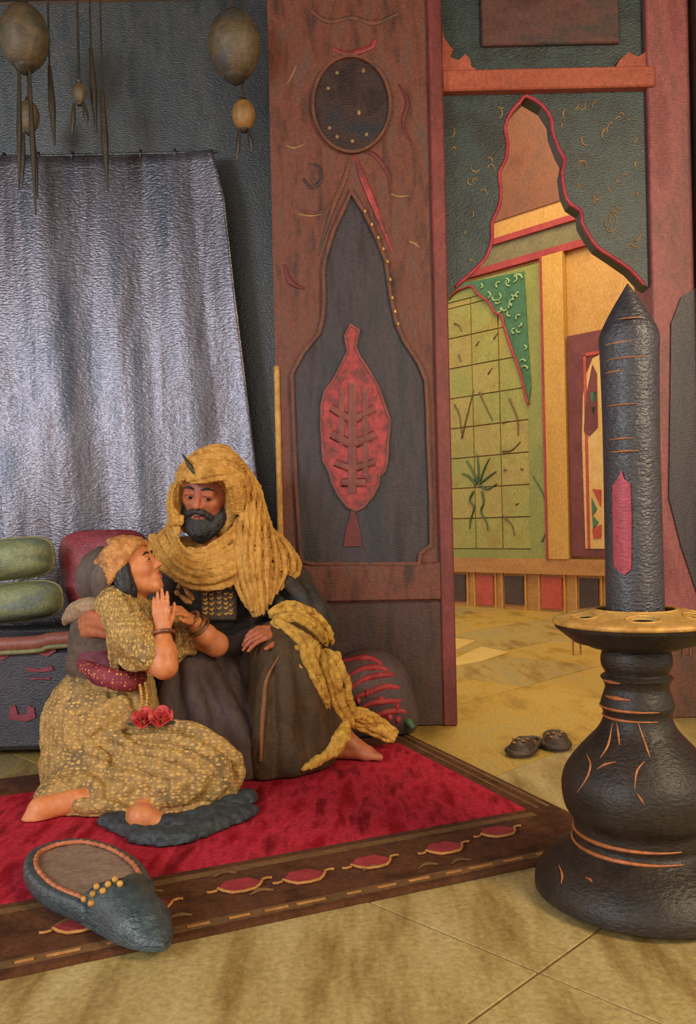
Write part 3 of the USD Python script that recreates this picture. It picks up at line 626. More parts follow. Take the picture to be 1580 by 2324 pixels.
for x, y0, y1, lab in ((112, 150, 330, 'thin dark cord hanging just beside the corner lamp'), (206, 110, 300, 'long dark cord hanging midway between the lamps'), (232, 205, 430, 'thick dark tasselled cord hanging midway, longest of the cords')):
    a, b = at(x, y0, 3.66), at(x + 12, y1, 3.66)
    c = thing('hanging_tassel', lab, 'tassel', a); part(c, 'cord', tube([(a[0], a[1], 3.41), a], .004, 6, 2), 'lamp_dark', True); part(c, 'tassel', tube([a, (a * .5 + b * .5), b], [.008, .016, .004], 8, 5), 'lamp_dark', True)

DV = 3.24
dv = thing('divan', 'low dark divan along the alcove wall with red flowers on its cover', 'divan', (-1.5, 3.5, 0))
dz = .425
part(dv, 'seat', chamfer_box((-2.6, DV, .03), (-.88, 3.80, dz), .02), 'divan_dark', False)
for x in (-2.5, -.96): part(dv, 'foot', bx((x - .04, 3.68, 0), (x + .04, 3.76, .04)), 'divan_dark', False)
part(dv, 'edge_band', tube([(-2.6, DV - .004, dz + .012), (-1.35, DV - .006, dz + .02), (at(120, 1405, DV)[0], DV, dz + .035), (at(235, 1392, DV)[0], DV + .02, dz + .04)], .028, 10, 6), 'band_orange', True, label='orange edge band')
part(dv, 'edge_cord', tube([(-2.6, DV - .022, dz - .016), (-1.35, DV - .024, dz - .01), (at(120, 1428, DV)[0], DV - .02, dz + .008), (at(215, 1405, DV)[0], DV, dz + .012)], .010, 8, 6), 'piping_yellow', True)
for i, q in enumerate(([(62, 1455), (95, 1440), (132, 1452), (128, 1478), (108, 1490), (80, 1482), (66, 1470)], [(0, 1482), (15, 1475), (22, 1490), (6, 1497), (-12, 1492)], [(58, 1512), (90, 1518), (118, 1510), (124, 1521), (85, 1526), (64, 1523)], [(20, 1632), (25, 1600), (36, 1600), (42, 1622), (62, 1620), (64, 1598), (78, 1606), (82, 1628), (60, 1637)], [(70, 1538), (115, 1537), (115, 1541), (70, 1542)])):
    part(dv, 'flower_motif', ext(pxpoly(q, DV), DV - .006, .02), 'divan_red', False)


def pillow(W, Hh, D, seed=0):
    """A stuffed cushion: W wide, Hh tall, D thick, pinched corners."""
    m = trimesh.creation.icosphere(5); v = np.array(m.vertices); p = 3.2
    u = np.sign(v[:, 0]) * np.abs(v[:, 0]) ** .62; w = np.sign(v[:, 2]) * np.abs(v[:, 2]) ** .7
    e = np.maximum(np.abs(v[:, [0]]), np.abs(v[:, [2]])) if 0 else None
    x, z, y = u, w, v[:, 1]
    r = 1 - .07 * (1 - np.abs(x) ** 2) * np.abs(z) - .07 * (1 - np.abs(z) ** 2) * np.abs(x)
    out = np.stack([x * W / 2 * r, y * D / 2, z * Hh / 2 * r], 1)
    n = meshkit.fbm(out * 9 + seed, 3, seed) - .5; out[:, 1] += n * .02 * np.sign(y); m.vertices = out; return m
def place(m, pos, rx=0, ry=0, rz=0):
    for a, ax in ((rx, [1, 0, 0]), (ry, [0, 1, 0]), (rz, [0, 0, 1])): m.apply_transform(trimesh.transformations.rotation_matrix(math.radians(a), ax))
    m.apply_translation(pos); return m
def seam(W, Hh, pos, rx, ry, rz, r=.006):
    t = np.linspace(0, 2 * np.pi, 60); s = lambda a: np.sign(a) * np.abs(a)
    x, z = np.sign(np.cos(t)) * np.abs(np.cos(t)) ** .62, np.sign(np.sin(t)) * np.abs(np.sin(t)) ** .7; k = 1 - .07 * (1 - x ** 2) * np.abs(z) - .07 * (1 - z ** 2) * np.abs(x)
    return place(tube(np.stack([x * W / 2 * k, 0 * x, z * Hh / 2 * k], 1), r, 6, 0), pos, rx, ry, rz)
for (px, py, W, Hh, lab, ry) in ((28, 1268, .36, .175, 'green pillow with a yellow sheen, uppermost on the divan', -4), (38, 1366, .40, .165, 'olive green pillow under the other green pillow on the divan', -5)):
    c = at(px, py, 3.42); t = thing('pillow', lab, 'pillow', c - [0, 0, Hh / 2]); part(t, 'case', place(pillow(W, Hh, .26, 3), c, 0, ry, 0), 'pillow_green', True); part(t, 'piping', seam(W, Hh, c, 0, ry, 0), 'piping_yellow', True)
c = at(235, 1310, 3.58)
t = thing('cushion', 'dusky red cushion propped against the wall behind the seated woman', 'cushion', c - [0, 0, .22]); 
def wedge(W, Hh, D):
    m = pillow(W, Hh, D, 8); v = np.array(m.vertices); v[:, 0] *= .62 + .55 * (v[:, 2] / Hh + .5); m.vertices = v; return m
part(t, 'case', place(wedge(.42, .44, .16), c, -8, 0, 0), 'cushion_red', True)
# striped bolster leaning on the pillar
c = at(855, 1572, 3.44)
t = thing('bolster', 'dark bolster cushion with curved red bands leaning against the pillar', 'cushion', (c[0], 3.44, 0))
B = Sculpt(); B.ell(at(838, 1572, 3.46), (.178, .11, .185), None, .02); B.cone(at(800, 1560, 3.46), at(895, 1610, 3.46), .12, .09, .05); B.cone(at(800, 1630, 3.46), at(915, 1640, 3.46), .10, .055, .05)
bm = B.build(.006, 2, floor=RUGZ + .002); part(t, 'case', bm, 'bolster_dark', True)
from scipy.spatial import cKDTree
def on_front(px_pts, mesh, r, off=.004, Y=3.30):
    """Lays a band on the front of a mesh along a drawn line."""
    v = np.array(mesh.vertices); P2 = np.stack([CX + FPX * (v[:, 0] / v[:, 1] * CR - (v[:, 2] - EYE) / v[:, 1] * SR), CY - FPX * (v[:, 0] / v[:, 1] * SR + (v[:, 2] - EYE) / v[:, 1] * CR)], 1)
    out = []
    for x, y in spline(np.array([(a, b, 0) for a, b in px_pts]), 4)[:, :2]:
        d = np.hypot(*(P2 - [x, y]).T); i = np.argsort(d)[:40]; i = i[d[i] < d[i[0]] + 9]; j = i[np.argmin(v[i, 1])]; out.append(v[j] - [0, off, 0])
    out = np.array(out)
    for _ in range(2): out[1:-1] = .25 * out[:-2] + .5 * out[1:-1] + .25 * out[2:]
    return tube(out, r, 6, 0)
for q in ([(770, 1500), (805, 1492), (840, 1490), (870, 1505)], [(790, 1530), (825, 1512), (865, 1512), (885, 1520)], [(792, 1562), (830, 1535), (870, 1528), (900, 1530)], [(800, 1590), (845, 1570), (880, 1556), (910, 1560)], [(815, 1615), (850, 1600), (885, 1590), (915, 1590)], [(840, 1635), (870, 1625), (900, 1615), (925, 1620)]):
    part(t, 'red_band', on_front(q, bm, [.009, .017, .011], -.007), 'bolster_red', True)
for x, y, r in ((838, 1572, 10), (868, 1590, 12), (885, 1635, 11), (905, 1605, 9), (812, 1600, 8), (905, 1640, 9)):
    q = [(x - r, y + r * .3), (x, y - r * .3), (x + r, y + r * .2)]; part(t, 'red_patch', on_front(q, bm, [.010, .026, .010], -.015), 'bolster_red', True)
part(t, 'corner_tassel', tube([at(915, 1630, 3.40), at(928, 1640, 3.38), at(938, 1652, 3.36)], [.01, .018, .012], 8, 4), 'tassel_green', True, label='green corner tassel')

# ------------------------------------------------------------------ rug
a0, a1 = on_floor(1270, 1943, .012), on_floor(362, 2124, .012); b0, b1 = on_floor(1302, 1850, .012), on_floor(892, 1657, .012)
da = unit((a1 - a0) * [1, 1, 0]); db = unit((b1 - b0) * [1, 1, 0]); m_ = np.linalg.solve(np.stack([da[:2], -db[:2]], 1), (b0 - a0)[:2]); cor = a0[:2] + da[:2] * m_[0]
bis = math.atan2(da[1], da[0]); bis2 = math.atan2(db[1], db[0]) + math.pi / 2; ang = (bis + (bis2 if abs(bis2 - bis) < 1 else bis2 - 2 * math.pi)) / 2
RA = np.array([math.cos(ang), math.sin(ang)]); RB = np.array([RA[1], -RA[0]])
LA, LB = 3.0, float(np.dot(b1[:2] - cor, RB)) + .02
def rp(a, b, z): q = cor + RA * a + RB * b; return np.array([q[0], q[1], z])
def rbox(a0, b0, a1, b1, z0, z1): return trimesh.convex.convex_hull(np.array([rp(a, b, z) for a in (a0, a1) for b in (b0, b1) for z in (z0, z1)]))
rug = thing('rug', 'large red rug with a patterned brown border on the stone floor', 'rug', (cor[0], cor[1], 0))
part(rug, 'ground', rbox(0, 0, LA, LB, .001, RUGZ - .002), 'rug_border', False)
ic = on_floor(1216, 1832, RUGZ); wa, wb = float((ic[:2] - cor) @ RA), float((ic[:2] - cor) @ RB)
wa, wb = max(wa, .1), max(wb, .1)
part(rug, 'red_field', rbox(wa, wb, LA - .3, LB - .22, .002, RUGZ), 'rug_red', False)
for q in ((.02, .05), (wb - .055, wb - .03)): part(rug, 'border_stripe', rbox(wa, q[0], LA, q[1], .002, RUGZ), 'rug_brown', False)
for q in ((.015, .03), (wa * .55, wa * .66)): part(rug, 'border_stripe', rbox(q[0], wb, q[1], LB, .002, RUGZ), 'rug_brown', False)
for s in np.arange(.05, LA, .09): part(rug, 'gold_stitch', rbox(s, .028, s + rng.uniform(.03, .07), .036, .004, RUGZ + .002), 'rug_gold', False)
mot = [(1130, 1888), (1008, 1925), (842, 1957), (690, 1990), (545, 2010), (180, 2098), (335, 2060)]
for (x, y) in mot:
    p = on_floor(x, y, RUGZ); a, b = float((p[:2] - cor) @ RA), float((p[:2] - cor) @ RB); w, h = .055, .036
    ring = [(a - w, b), (a - w * .5, b + h), (a + w * .5, b + h), (a + w, b), (a + w * .5, b - h), (a - w * .5, b - h)]
    mt = part(rug, 'border_medallion', trimesh.convex.convex_hull(np.array([rp(u, v, z) for u, v in ring for z in (.004, RUGZ + .002)])), 'rug_motif', False, label='red lozenge with a gold outline')
    ln = [rp(u * 1.0, v, RUGZ + .003) for u, v in ring[3:] + ring[:1]]
    part(mt, 'gold_outline', tube(ln, .004, 5, 2), 'rug_gold', True)
    part(mt, 'gold_tail', tube([rp(a - w * 1.05, b + h * .2, RUGZ + .002), rp(a - w * 1.3, b + h * .3, RUGZ + .002), rp(a - w * 1.5, b + h * .2, RUGZ + .002)], .0035, 5, 3), 'rug_gold', True)
    part(mt, 'gold_tail', tube([rp(a + w * 1.05, b - h * .2, RUGZ + .002), rp(a + w * 1.3, b - h * .3, RUGZ + .002), rp(a + w * 1.5, b - h * .2, RUGZ + .002)], .0035, 5, 3), 'rug_gold', True)
for k in range(15):
    a = rng.uniform(.3, 2.4); b = rng.uniform(.07, wb - .07); part(rug, 'border_sprig', tube([rp(a, b, RUGZ + .001), rp(a + .03, b + .012, RUGZ + .002), rp(a + .06, b - .004, RUGZ + .001)], [.003, .006, .002], 5, 3), 'rug_brown', True)

# ------------------------------------------------------------------ big candlestick, candle
KY = 1.95
def axis_px(y): return 1443 + (y - 1450) * .024
k0 = at(axis_px(1900), 1900, KY); KX = at(axis_px(1600), 1600, KY)[0]
def prof(pts, z0=None):
    out = []
    for xl, y in pts:
        c = at(axis_px(y), y, KY); r = (axis_px(y) - xl) * KY / FPX; out.append((max(r, 0), max(c[2], 0)))
    return out
cs = thing('candlestick', 'huge dark bronze floor candlestick with a bulbous base and gilt pierced tray', 'candlestick', (KX, KY, 0))
P0 = prof([(1220, 2014), (1222, 1990), (1238, 1962), (1262, 1938), (1292, 1916), (1310, 1899), (1308, 1880), (1306, 1858), (1289, 1833), (1281, 1800), (1281, 1770), (1290, 1742), (1312, 1710), (1337, 1681), (1360, 1655), (1371, 1632), (1372, 1615), (1366, 1600), (1370, 1580), (1376, 1560), (1372, 1545), (1366, 1535), (1376, 1526), (1368, 1510), (1366, 1492), (1370, 1475), (1376, 1466)])
rb = (axis_px(2014) - 1220) * KY / FPX
zb0 = P0[0][1]
base = [(0, .0), (rb * .80, .0), (rb * .86, .010), (rb * .91, .03)] + [(rb * .985, max(zb0 * .62, .04))] + P0
pp = spline(np.array([(r, 0, z) for r, z in base[3:]]), 4)
prof_all = base[:3] + [(p[0], p[2]) for p in pp] + [(0, pp[-1][2])]
part(cs, 'body', lathe(prof_all, 96, (KX, KY, 0)), 'bronze', 40, label='dark bronze bulbous body')
zt0 = at(axis_px(1410), 1410, KY)[2]; rt = 180 * KY / FPX
part(cs, 'tray_underside', lathe([(0, zt0 - .065), (.07, zt0 - .066), (.10, zt0 - .055), (.105, zt0 - .058), (.135, zt0 - .042), (.14, zt0 - .046), (.165, zt0 - .026), (rt * .985, zt0 - .012), (rt, zt0 - .004), (rt * .98, zt0), (.09, zt0 + .20 * (rt - .09)), (0, zt0 + .20 * (rt - .09))], 96, (KX, KY, 0)), 'bronze', 30)
ring = Point(0, 0).buffer(rt * .985, 48).difference(Point(0, 0).buffer(.092, 32))
for k in range(6):
    a = math.radians(18 + 60 * k); ring = ring.difference(affinity.rotate(affinity.scale(Point(.137 * math.cos(a), .137 * math.sin(a)).buffer(1, 16), .021, .034), math.degrees(a), origin='centroid'))
tm = trimesh.creation.extrude_polygon(ring, .008, engine='earcut'); tm = tm.subdivide_to_size(.03); tv = np.array(tm.vertices); tv[:, 2] += .22 * (rt - np.hypot(tv[:, 0], tv[:, 1])); tm.vertices = tv; tm.apply_translation((KX, KY, zt0 + .001)); tray = part(cs, 'tray', tm, 'tray_gold', 30, label='gilt pierced drip tray')
to = trimesh.creation.torus(rt * .985, .007, 96, 8); to.apply_translation((KX, KY, zt0 + .002)); part(tray, 'tray_rim', to, 'gilt', True)
to = trimesh.creation.torus(.092, .004, 64, 8); to.apply_translation((KX, KY, zt0 + .007 + .22 * (rt - .092))); part(tray, 'collar_ring', to, 'gilt', True)
for k in range(6):
    a = math.radians(18 + 60 * k); t = np.linspace(0, 2 * np.pi, 24)[:-1]; q = np.stack([.137 + .023 * np.cos(t), .036 * np.sin(t)], 1); q = np.vstack([q, q[:1]])
    part(tray, 'opening_rim', tube(np.stack([KX + q[:, 0] * math.cos(a) - q[:, 1] * math.sin(a), KY + q[:, 0] * math.sin(a) + q[:, 1] * math.cos(a), zt0 + .009 + .22 * (rt - np.hypot(q[:, 0], q[:, 1]))], 1), .003, 6, 0), 'gilt', True)
for k, (px, lab) in enumerate(((1308, None), (1557, None))):
    a = at(px, 1452, KY); part(cs, 'hanging_link', cat([tube([a + [-.008, 0, .02], a + [-.008, 0, -.035], a + [.009, 0, -.035], a + [.009, 0, .02]], .0025, 6, 0)]), 'bronze_edge', True)
def rim_at(y, r, name='raised_ring', mat='bronze_edge', a0=150, a1=285, px=None):
    z = at(axis_px(y), y, KY)[2]; rr = np.interp(z, [p[1] for p in prof_all[3:-1]], [p[0] for p in prof_all[3:-1]]) if px is None else px
    t = np.radians(np.linspace(a0, a1, 30)); part(cs, name, tube(np.stack([KX + (rr + .001) * np.cos(t), KY + (rr + .001) * np.sin(t), np.full(30, z)], 1), [r * .4, r, r * .3], 6, 0), mat, True)
rim_at(1905, .006); rim_at(1880, .006); rim_at(1622, .004); rim_at(1600, .004); rim_at(1540, .005, a0=185, a1=225); rim_at(1575, .006, a0=190, a1=240)
def chase(pts, r):
    out = []
    for x, y in spline(np.array([(a + (10 if a < 1400 else 0), b, 0) for a, b in pts]), 5)[:, :2]:
        c = at(x, y, KY)
        for yy in np.linspace(KY - .36, KY, 240):
            c = at(x, y, yy)
            if math.hypot(c[0] - KX, c[1] - KY) <= np.interp(c[2], [p[1] for p in prof_all[3:-1]], [p[0] for p in prof_all[3:-1]]): break
        out.append(c)
    part(cs, 'chased_line', tube(np.array(out) + [0, -.0015, 0], r, 5, 0), 'bronze_edge', True)
for q in ([(1322, 1712), (1330, 1735), (1322, 1765), (1300, 1798)], [(1345, 1745), (1362, 1735), (1388, 1728)], [(1448, 1640), (1465, 1690), (1475, 1718)], [(1462, 1728), (1445, 1750), (1440, 1790)], [(1258, 1962), (1266, 1985), (1264, 2005)], [(1238, 2060), (1245, 2080), (1258, 2092)], [(1318, 1990), (1330, 1996), (1334, 2002)], [(1380, 1640), (1370, 1690), (1352, 1720)], [(1400, 1640), (1396, 1690)], [(1445, 1800), (1462, 1825)]):
    chase(q, [.001, .0035, .001])
rc = .5 * 132 * KY / FPX; zc_b, zc_t = zt0 + .20 * (rt - .09) + .001, at(axis_px(645), 645, KY)[2]
zs = at(axis_px(765), 765, KY)[2]; zm_ = at(axis_px(1000), 1000, KY)[2]
cd = thing('candle', 'thick dark pointed candle standing on the big candlestick', 'candle', (KX, KY, zc_b))
cp = spline(np.array([(rc * .97, 0, zc_b + .002), (rc * .94, 0, zm_), (rc * .98, 0, zs - .05), (rc * 1.0, 0, zs), (rc * .78, 0, zs + (zc_t - zs) * .30), (rc * .50, 0, zs + (zc_t - zs) * .58), (rc * .22, 0, zs + (zc_t - zs) * .83), (.002, 0, zc_t)]), 8)
part(cd, 'shaft', lathe([(0, zc_b)] + [(max(p[0], 0), p[2]) for p in cp] + [(0, zc_t + .001)], 64, (KX, KY, 0)), 'candle_dark', 40)
for y, a0, a1 in ((787, 195, 260), (822, 200, 285), (925, 200, 265), (1000, 205, 255), (1028, 205, 265), (735, 230, 280), (850, 195, 240)):
    z = at(axis_px(y), y, KY)[2]; t = np.radians(np.linspace(a0, a1, 14)); rr = rc * (.96 if y > 760 else .86) + .0015
    part(cd, 'gilt_line', tube(np.stack([KX + rr * np.cos(t), KY + rr * np.sin(t), np.full(14, z)], 1), [.001, .0028, .001], 5, 0), 'wax_gold', True)
pq = [(1413, 1068), (1418, 1086), (1432, 1096), (1435, 1180), (1434, 1292), (1420, 1306), (1409, 1300), (1394, 1286), (1392, 1170), (1391, 1102), (1404, 1086)]
def wrap(poly_px, off, th):
    pz = pxpoly(poly_px, KY - rc); m = trimesh.creation.extrude_polygon(pz, th, engine='earcut'); m = m.subdivide_to_size(.02) if hasattr(m, 'subdivide_to_size') else m
    v = np.array(m.vertices); th_ = -math.pi / 2 + (v[:, 0] - KX) / rc; R = rc + off + v[:, 2]
    return trimesh.Trimesh(np.stack([KX + R * np.cos(th_), KY + R * np.sin(th_), v[:, 1]], 1), m.faces, process=False)
wp = wrap(pq, -.002, .005); wp.fix_normals(); part(cd, 'red_plaque', wp, 'pendant_red', False, label='narrow red plaque tied to the candle')

# ------------------------------------------------------------------ slippers
def slipper(name, label, catg, heel, toe, up_z, L, W, mats, group=None, beads=False):
    heel, toe = np.array(heel, float), np.array(toe, float); f = unit((toe - heel) * [1, 1, 0]); s = np.array([-f[1], f[0], 0]); c = (heel + toe) / 2; c[2] = up_z
    def Q(a, b, z): return c + f * a * L + s * b * W + np.array([0, 0, z])
    half = [(-.5, .0), (-.46, .24), (-.3, .40), (-.08, .42), (.08, .33), (.2, .27), (.34, .25), (.44, .15), (.5, 0)]
    out = half + [(a, -b) for a, b in half[-2:0:-1]] if beads else [(-.5, .0), (-.46, .22), (-.3, .36), (-.05, .38), (.18, .46), (.36, .42), (.46, .22), (.5, 0), (.46, -.22), (.36, -.42), (.18, -.46), (-.05, -.38), (-.3, -.36), (-.46, -.22)]
    o = spline(np.array([(a, b, 0) for a, b in out + out[:1]]), 4)[:-1, :2]
    def loft(o, z0, z1, sc=1): return trimesh.convex.convex_hull(np.array([Q(a * sc, b * sc, z) for a, b in o for z in (z0, z1)]))
    t = thing(name, label, catg, (c[0], c[1], up_z), group)
    part(t, 'sole', loft(o, .0, .010), mats[0], 30)
    part(t, 'insole', loft(o[o[:, 0] < .19] if beads else o, .009, .040 if beads else .014, .92), mats[1], 30)
    S = Sculpt(); n = 22
    if beads:
        ro = [(a, b) for a, b in np.vstack([o, o]) ]; n_ = len(o); st = [i for i in range(n_, 2 * n_) if ro[i][0] > .15][-1]; back = [(ro[(i) % n_]) for i in range(st + 1, st + n_) if ro[i % n_][0] <= .15]
        S.rope([Q(a * .93, b * .90, .046) for a, b in back[::2]], .0055, .006, 2); W_ = Sculpt()
        for zz in (.010, .022, .034): W_.rope([Q(a, b, zz) for a, b in back[::2]], .011, .012, 2)
        part(t, 'side_wall', W_.build(.005), mats[2], True)
    else: S.rope([Q(a * 1.0, b * 1.0, .016) for a, b in o[::3]] + [Q(o[0][0], o[0][1], .016)], .009, .006, 2)
    part(t, 'rim', S.build(.004), mats[3] if len(mats) > 3 else mats[0], True)
    V = []; v0, hv = (.10, .62) if beads else (.02, 1.0)
    V = []; m, k = 18, 14                                                     # vamp: an arched shell over the toes
    for i in range(m + 1):
        a = v0 + (.5 - v0) * i / m; w = np.interp(a, [.0, .08, .2, .34, .44, .5], [.38, .34, .28, .26, .16, .004]) if beads else np.interp(a, [-.05, .18, .36, .46, .5], [.38, .46, .42, .22, .02]); hgt = np.interp(a, [0, .15, .35, .5], [.22, .21, .15, .012]) * L * hv
        aa = a - .10 * (1 - i / m) * 0
        for j in range(k + 1):
            th = math.pi * j / k; notch = .09 * (1 - i / m) * (1 - abs(math.cos(th))) ; V.append(Q(aa + notch, w * 1.03 * math.cos(th), .006 + hgt * math.sin(th) ** .8))
    V = np.array(V); q = k + 1; Fc = []
    for i in range(m):
        for j in range(k): a = i * q + j; Fc += [[a, a + 1, a + q], [a + 1, a + q + 1, a + q]]
    cen = V.mean(0); In = V + (np.array([c[0], c[1], up_z]) + f * .25 * L - V) * .05; o2 = len(V); Fc2 = Fc + [[a + o2, c_ + o2, b + o2] for a, b, c_ in Fc]
    edge = list(range(q)); Fc2 += sum([[[a, b + o2, b], [a, a + o2, b + o2]] for a, b in zip(edge, edge[1:])], [])
    vm = trimesh.Trimesh(np.vstack([V, In]), Fc2, process=False); vp = part(t, 'toe_cap', vm, mats[2], True)
    if beads:
        for r_, i in enumerate((1, 2, 3)):
            for j in range(8 + r_ % 2, k - 1, 2):
                b = trimesh.creation.icosphere(1, .0075); b.apply_translation(V[i * q + j] + [0, 0, .003]); part(vp, 'gold_bead', b, 'gilt', True)
    else:
        for (i, j) in ((4, 5), (6, 8), (8, 6), (10, 9), (5, 10)): b = trimesh.creation.icosphere(1, .009); b.apply_scale([1, 1, .5]); b.apply_translation(V[i * q + j] + [0, 0, .001]); part(vp, 'gold_stitch', b, 'slipper_lining', True)
    return t
slipper('slipper', 'worn brown slipper on the stone floor, the longer one lying aslant nearer the rug', 'slipper', on_floor(1222, 1676), on_floor(1160, 1732), 0, .25, .105, ('slipper_brown', 'slipper_lining', 'slipper_brown'))
slipper('slipper', 'worn brown slipper on the stone floor, the one nearer the candlestick', 'slipper', on_floor(1256, 1656), on_floor(1269, 1725), 0, .25, .105, ('slipper_brown', 'slipper_lining', 'slipper_brown'))
slipper('slipper', 'large dark teal slipper with a tan insole and gold beads at the front rug edge', 'slipper', on_floor(128, 1952, .03), on_floor(366, 2160, .02), RUGZ + .012, .62, .25, ('slipper_teal', 'insole_tan', 'slipper_teal', 'insole_edge'), beads=True)
#PEOPLE
# ------------------------------------------------------------------ the man
def P3(*a): return [at(*q) for q in a]
man = thing('person', 'seated bearded man in dark robe and yellow head scarf, looking down', 'person', (at(560, 1700, 3.2)[0], 3.2, RUGZ))
MR = frame((-.20, -.93, -.22), (.10, -.1, 1)); MH = .262; MC = at(470, 1120, 3.20)
S = Sculpt()
hip, chest, neck = at(560, 1640, 3.40), at(510, 1370, 3.33), at(484, 1240, 3.27)
S.cone(hip, at(540, 1520, 3.38), .13, .115, .03).cone(at(540, 1520, 3.38), chest, .115, .135, .03).cone(chest, neck, .10, .06, .04)
S.cone(neck + [0, 0, -.03], MC + MR @ np.array([0, -.03, -.05]), .06, .058, .03)
ls, le, lw = at(640, 1318, 3.32), at(716, 1428, 3.22), at(640, 1428, 3.0)
rs, re_, rw = at(392, 1310, 3.32), at(352, 1410, 3.24), at(408, 1462, 3.09)
for a, b, c in ((ls, le, lw), (rs, re_, rw)): S.cone(chest + [0, 0, .06], a, .09, .062, .04).cone(a, b, .06, .045, .02).cone(b, c, .043, .028, .02)
lk, la = at(646, 1480, 3.03), at(766, 1640, 3.12)
rk, ra = at(436, 1530, 3.02), at(470, 1700, 3.02)
for k_, a_ in ((lk, la), (rk, ra)): S.cone(hip, k_, .10, .065, .03).cone(k_, a_, .06, .036, .03)
foot(S, at(776, 1668, 3.08), (1, -.12, -.03), (0, 0, 1), 1, .205)
S.cone(la, at(776, 1668, 3.08), .036, .032, .02)
foot(S, ra + [0, 0, .02], (.2, -1, 0), (0, 0, 1), 1, .24)
hand(S, lw, at(580, 1440, 2.93) - lw, (.25, -.45, .85), -1, .185, [.35, .42, .45, .5], thumb=(.7, .6, -.1))
hand(S, rw, at(470, 1490, 2.97) - rw, (0, -.5, .9), 1, .18, [.3, .35, .4, .45])
MP = head(S, MC, MR, MH, lid=True)
part(man, 'body', S.build(.0036, 1, floor=RUGZ + .002), 'skin_man', True)
face_parts(man, MP, MR, MH, 'lips_man', gaze=(-.02, -.018))
# beard
S = Sculpt()
for s in (-1, 1):
    S.rope([MP(.30 * s, .00, -.06), MP(.285 * s, .06, -.22), MP(.20 * s, .17, -.37), MP(.07 * s, .23, -.50)], [.006, .016, .028, .034], .015, 4)
    S.rope([MP(0, .405, -.185), MP(.07 * s, .385, -.195), MP(.145 * s, .315, -.26), MP(.17 * s, .23, -.36)], [.007, .010, .011, .016], .006, 4)
S.rope([MP(0, .305, -.36), MP(0, .29, -.46), MP(0, .24, -.60)], [.018, .038, .018], .02, 4)
fold = lambda v: (meshkit.fbm(v * [150, 150, 45], 3, 2) - .5) * .009
part(man, 'beard', S.build(.004, 0, fold), 'beard_dark', True)
# robe over the lap and both knees
FLO = RUGZ + .003
S = Sculpt()
S.cone(at(560, 1660, 3.40), at(535, 1450, 3.38), .23, .19, .06)
S.cone(at(470, 1620, 3.3), rk, .16, .098, .05).cone(rk, at(420, 1690, 2.98), .098, .13, .06).cone(rk + [.03, -.01, -.02], at(520, 1720, 2.95), .08, .12, .06)
S.cone(at(520, 1540, 3.12), at(560, 1730, 3.00), .10, .14, .06).cone(at(560, 1560, 3.2), at(610, 1720, 2.98), .12, .12, .06)
for q in ([(455, 1490, 2.94), (500, 1560, 2.93), (540, 1660, 2.90), (560, 1760, 2.87)], [(430, 1500, 2.92), (440, 1580, 2.89), (470, 1680, 2.88), (480, 1770, 2.87)], [(395, 1510, 2.94), (380, 1600, 2.90), (385, 1700, 2.88)], [(520, 1500, 3.05), (545, 1580, 3.0), (585, 1680, 2.93), (605, 1760, 2.89)], [(560, 1480, 3.08), (575, 1580, 3.04), (600, 1680, 2.98)]):
    S.rope(P3(*q), [.012, .022, .03], .03, 5)
fold = lambda v: (meshkit.fbm(v * [22, 22, 7], 3, 4) - .5) * .018
part(man, 'robe', S.build(.006, 1, fold, floor=FLO), 'robe_purple', True)
# torso of the robe and sleeves
S = Sculpt()
S.cone(at(540, 1500, 3.38), at(512, 1365, 3.34), .165, .165, .05).cone(at(512, 1365, 3.34), at(488, 1275, 3.29), .15, .09, .06)
S.cone(at(430, 1330, 3.33), at(385, 1320, 3.32), .10, .085, .05).cone(rs, re_, .088, .085, .04).cone(re_, rw + (re_ - rw) * .22, .075, .06, .03)
S.cone(at(590, 1340, 3.33), at(645, 1335, 3.32), .11, .095, .05).cone(at(645, 1335, 3.32), at(708, 1418, 3.23), .105, .090, .04).cone(at(708, 1418, 3.23), lw + (le - lw) * .28, .088, .058, .03)
S.cone(at(712, 1430, 3.24), at(728, 1490, 3.26), .07, .05, .04)
for q in ([(640, 1310, 3.2), (680, 1350, 3.14), (700, 1410, 3.12)], [(690, 1330, 3.22), (722, 1380, 3.16), (732, 1440, 3.14)], [(620, 1350, 3.2), (650, 1390, 3.12), (690, 1430, 3.1)]): S.rope(P3(*q), .018, .025)
fold = lambda v: (meshkit.fbm(v * 16, 3, 9) - .5) * .018
part(man, 'coat', S.build(.006, 1, fold), 'robe_teal', True)
# embroidered front
S = Sculpt(); 
for x in range(462, 530, 11): S.rope(P3((x, 1328, 3.165), (x + 2, 1362, 3.15), (x + 4, 1402, 3.145)), .012, .012, 4)
vest = S.build(.005, 1); ve = part(man, 'vest_front', vest, 'vest_brown', True, label='dark vest front with gold braid')
for x in (466, 480, 497, 513, 524):
    for i in range(6):
        y = 1332 + i * 12 + rng.uniform(-3, 3); part(ve, 'gold_braid', tube(P3((x - 5, y, 3.132), (x, y + 4, 3.130), (x + 5, y - 2, 3.132)), [.003, .006, .003], 5, 3), 'gilt', True)
for q in ([(402, 1312, 3.17), (412, 1322, 3.15), (404, 1336, 3.15)], [(418, 1330, 3.15), (428, 1345, 3.14), (440, 1362, 3.14)], [(398, 1342, 3.16), (408, 1350, 3.15)], [(424, 1322, 3.15), (436, 1330, 3.15)], [(410, 1352, 3.15), (425, 1364, 3.14), (436, 1368, 3.14)]):
    part(ve, 'gold_clasp', tube(P3(*q), [.008, .013, .008], 6, 4), 'turban_orange', True)
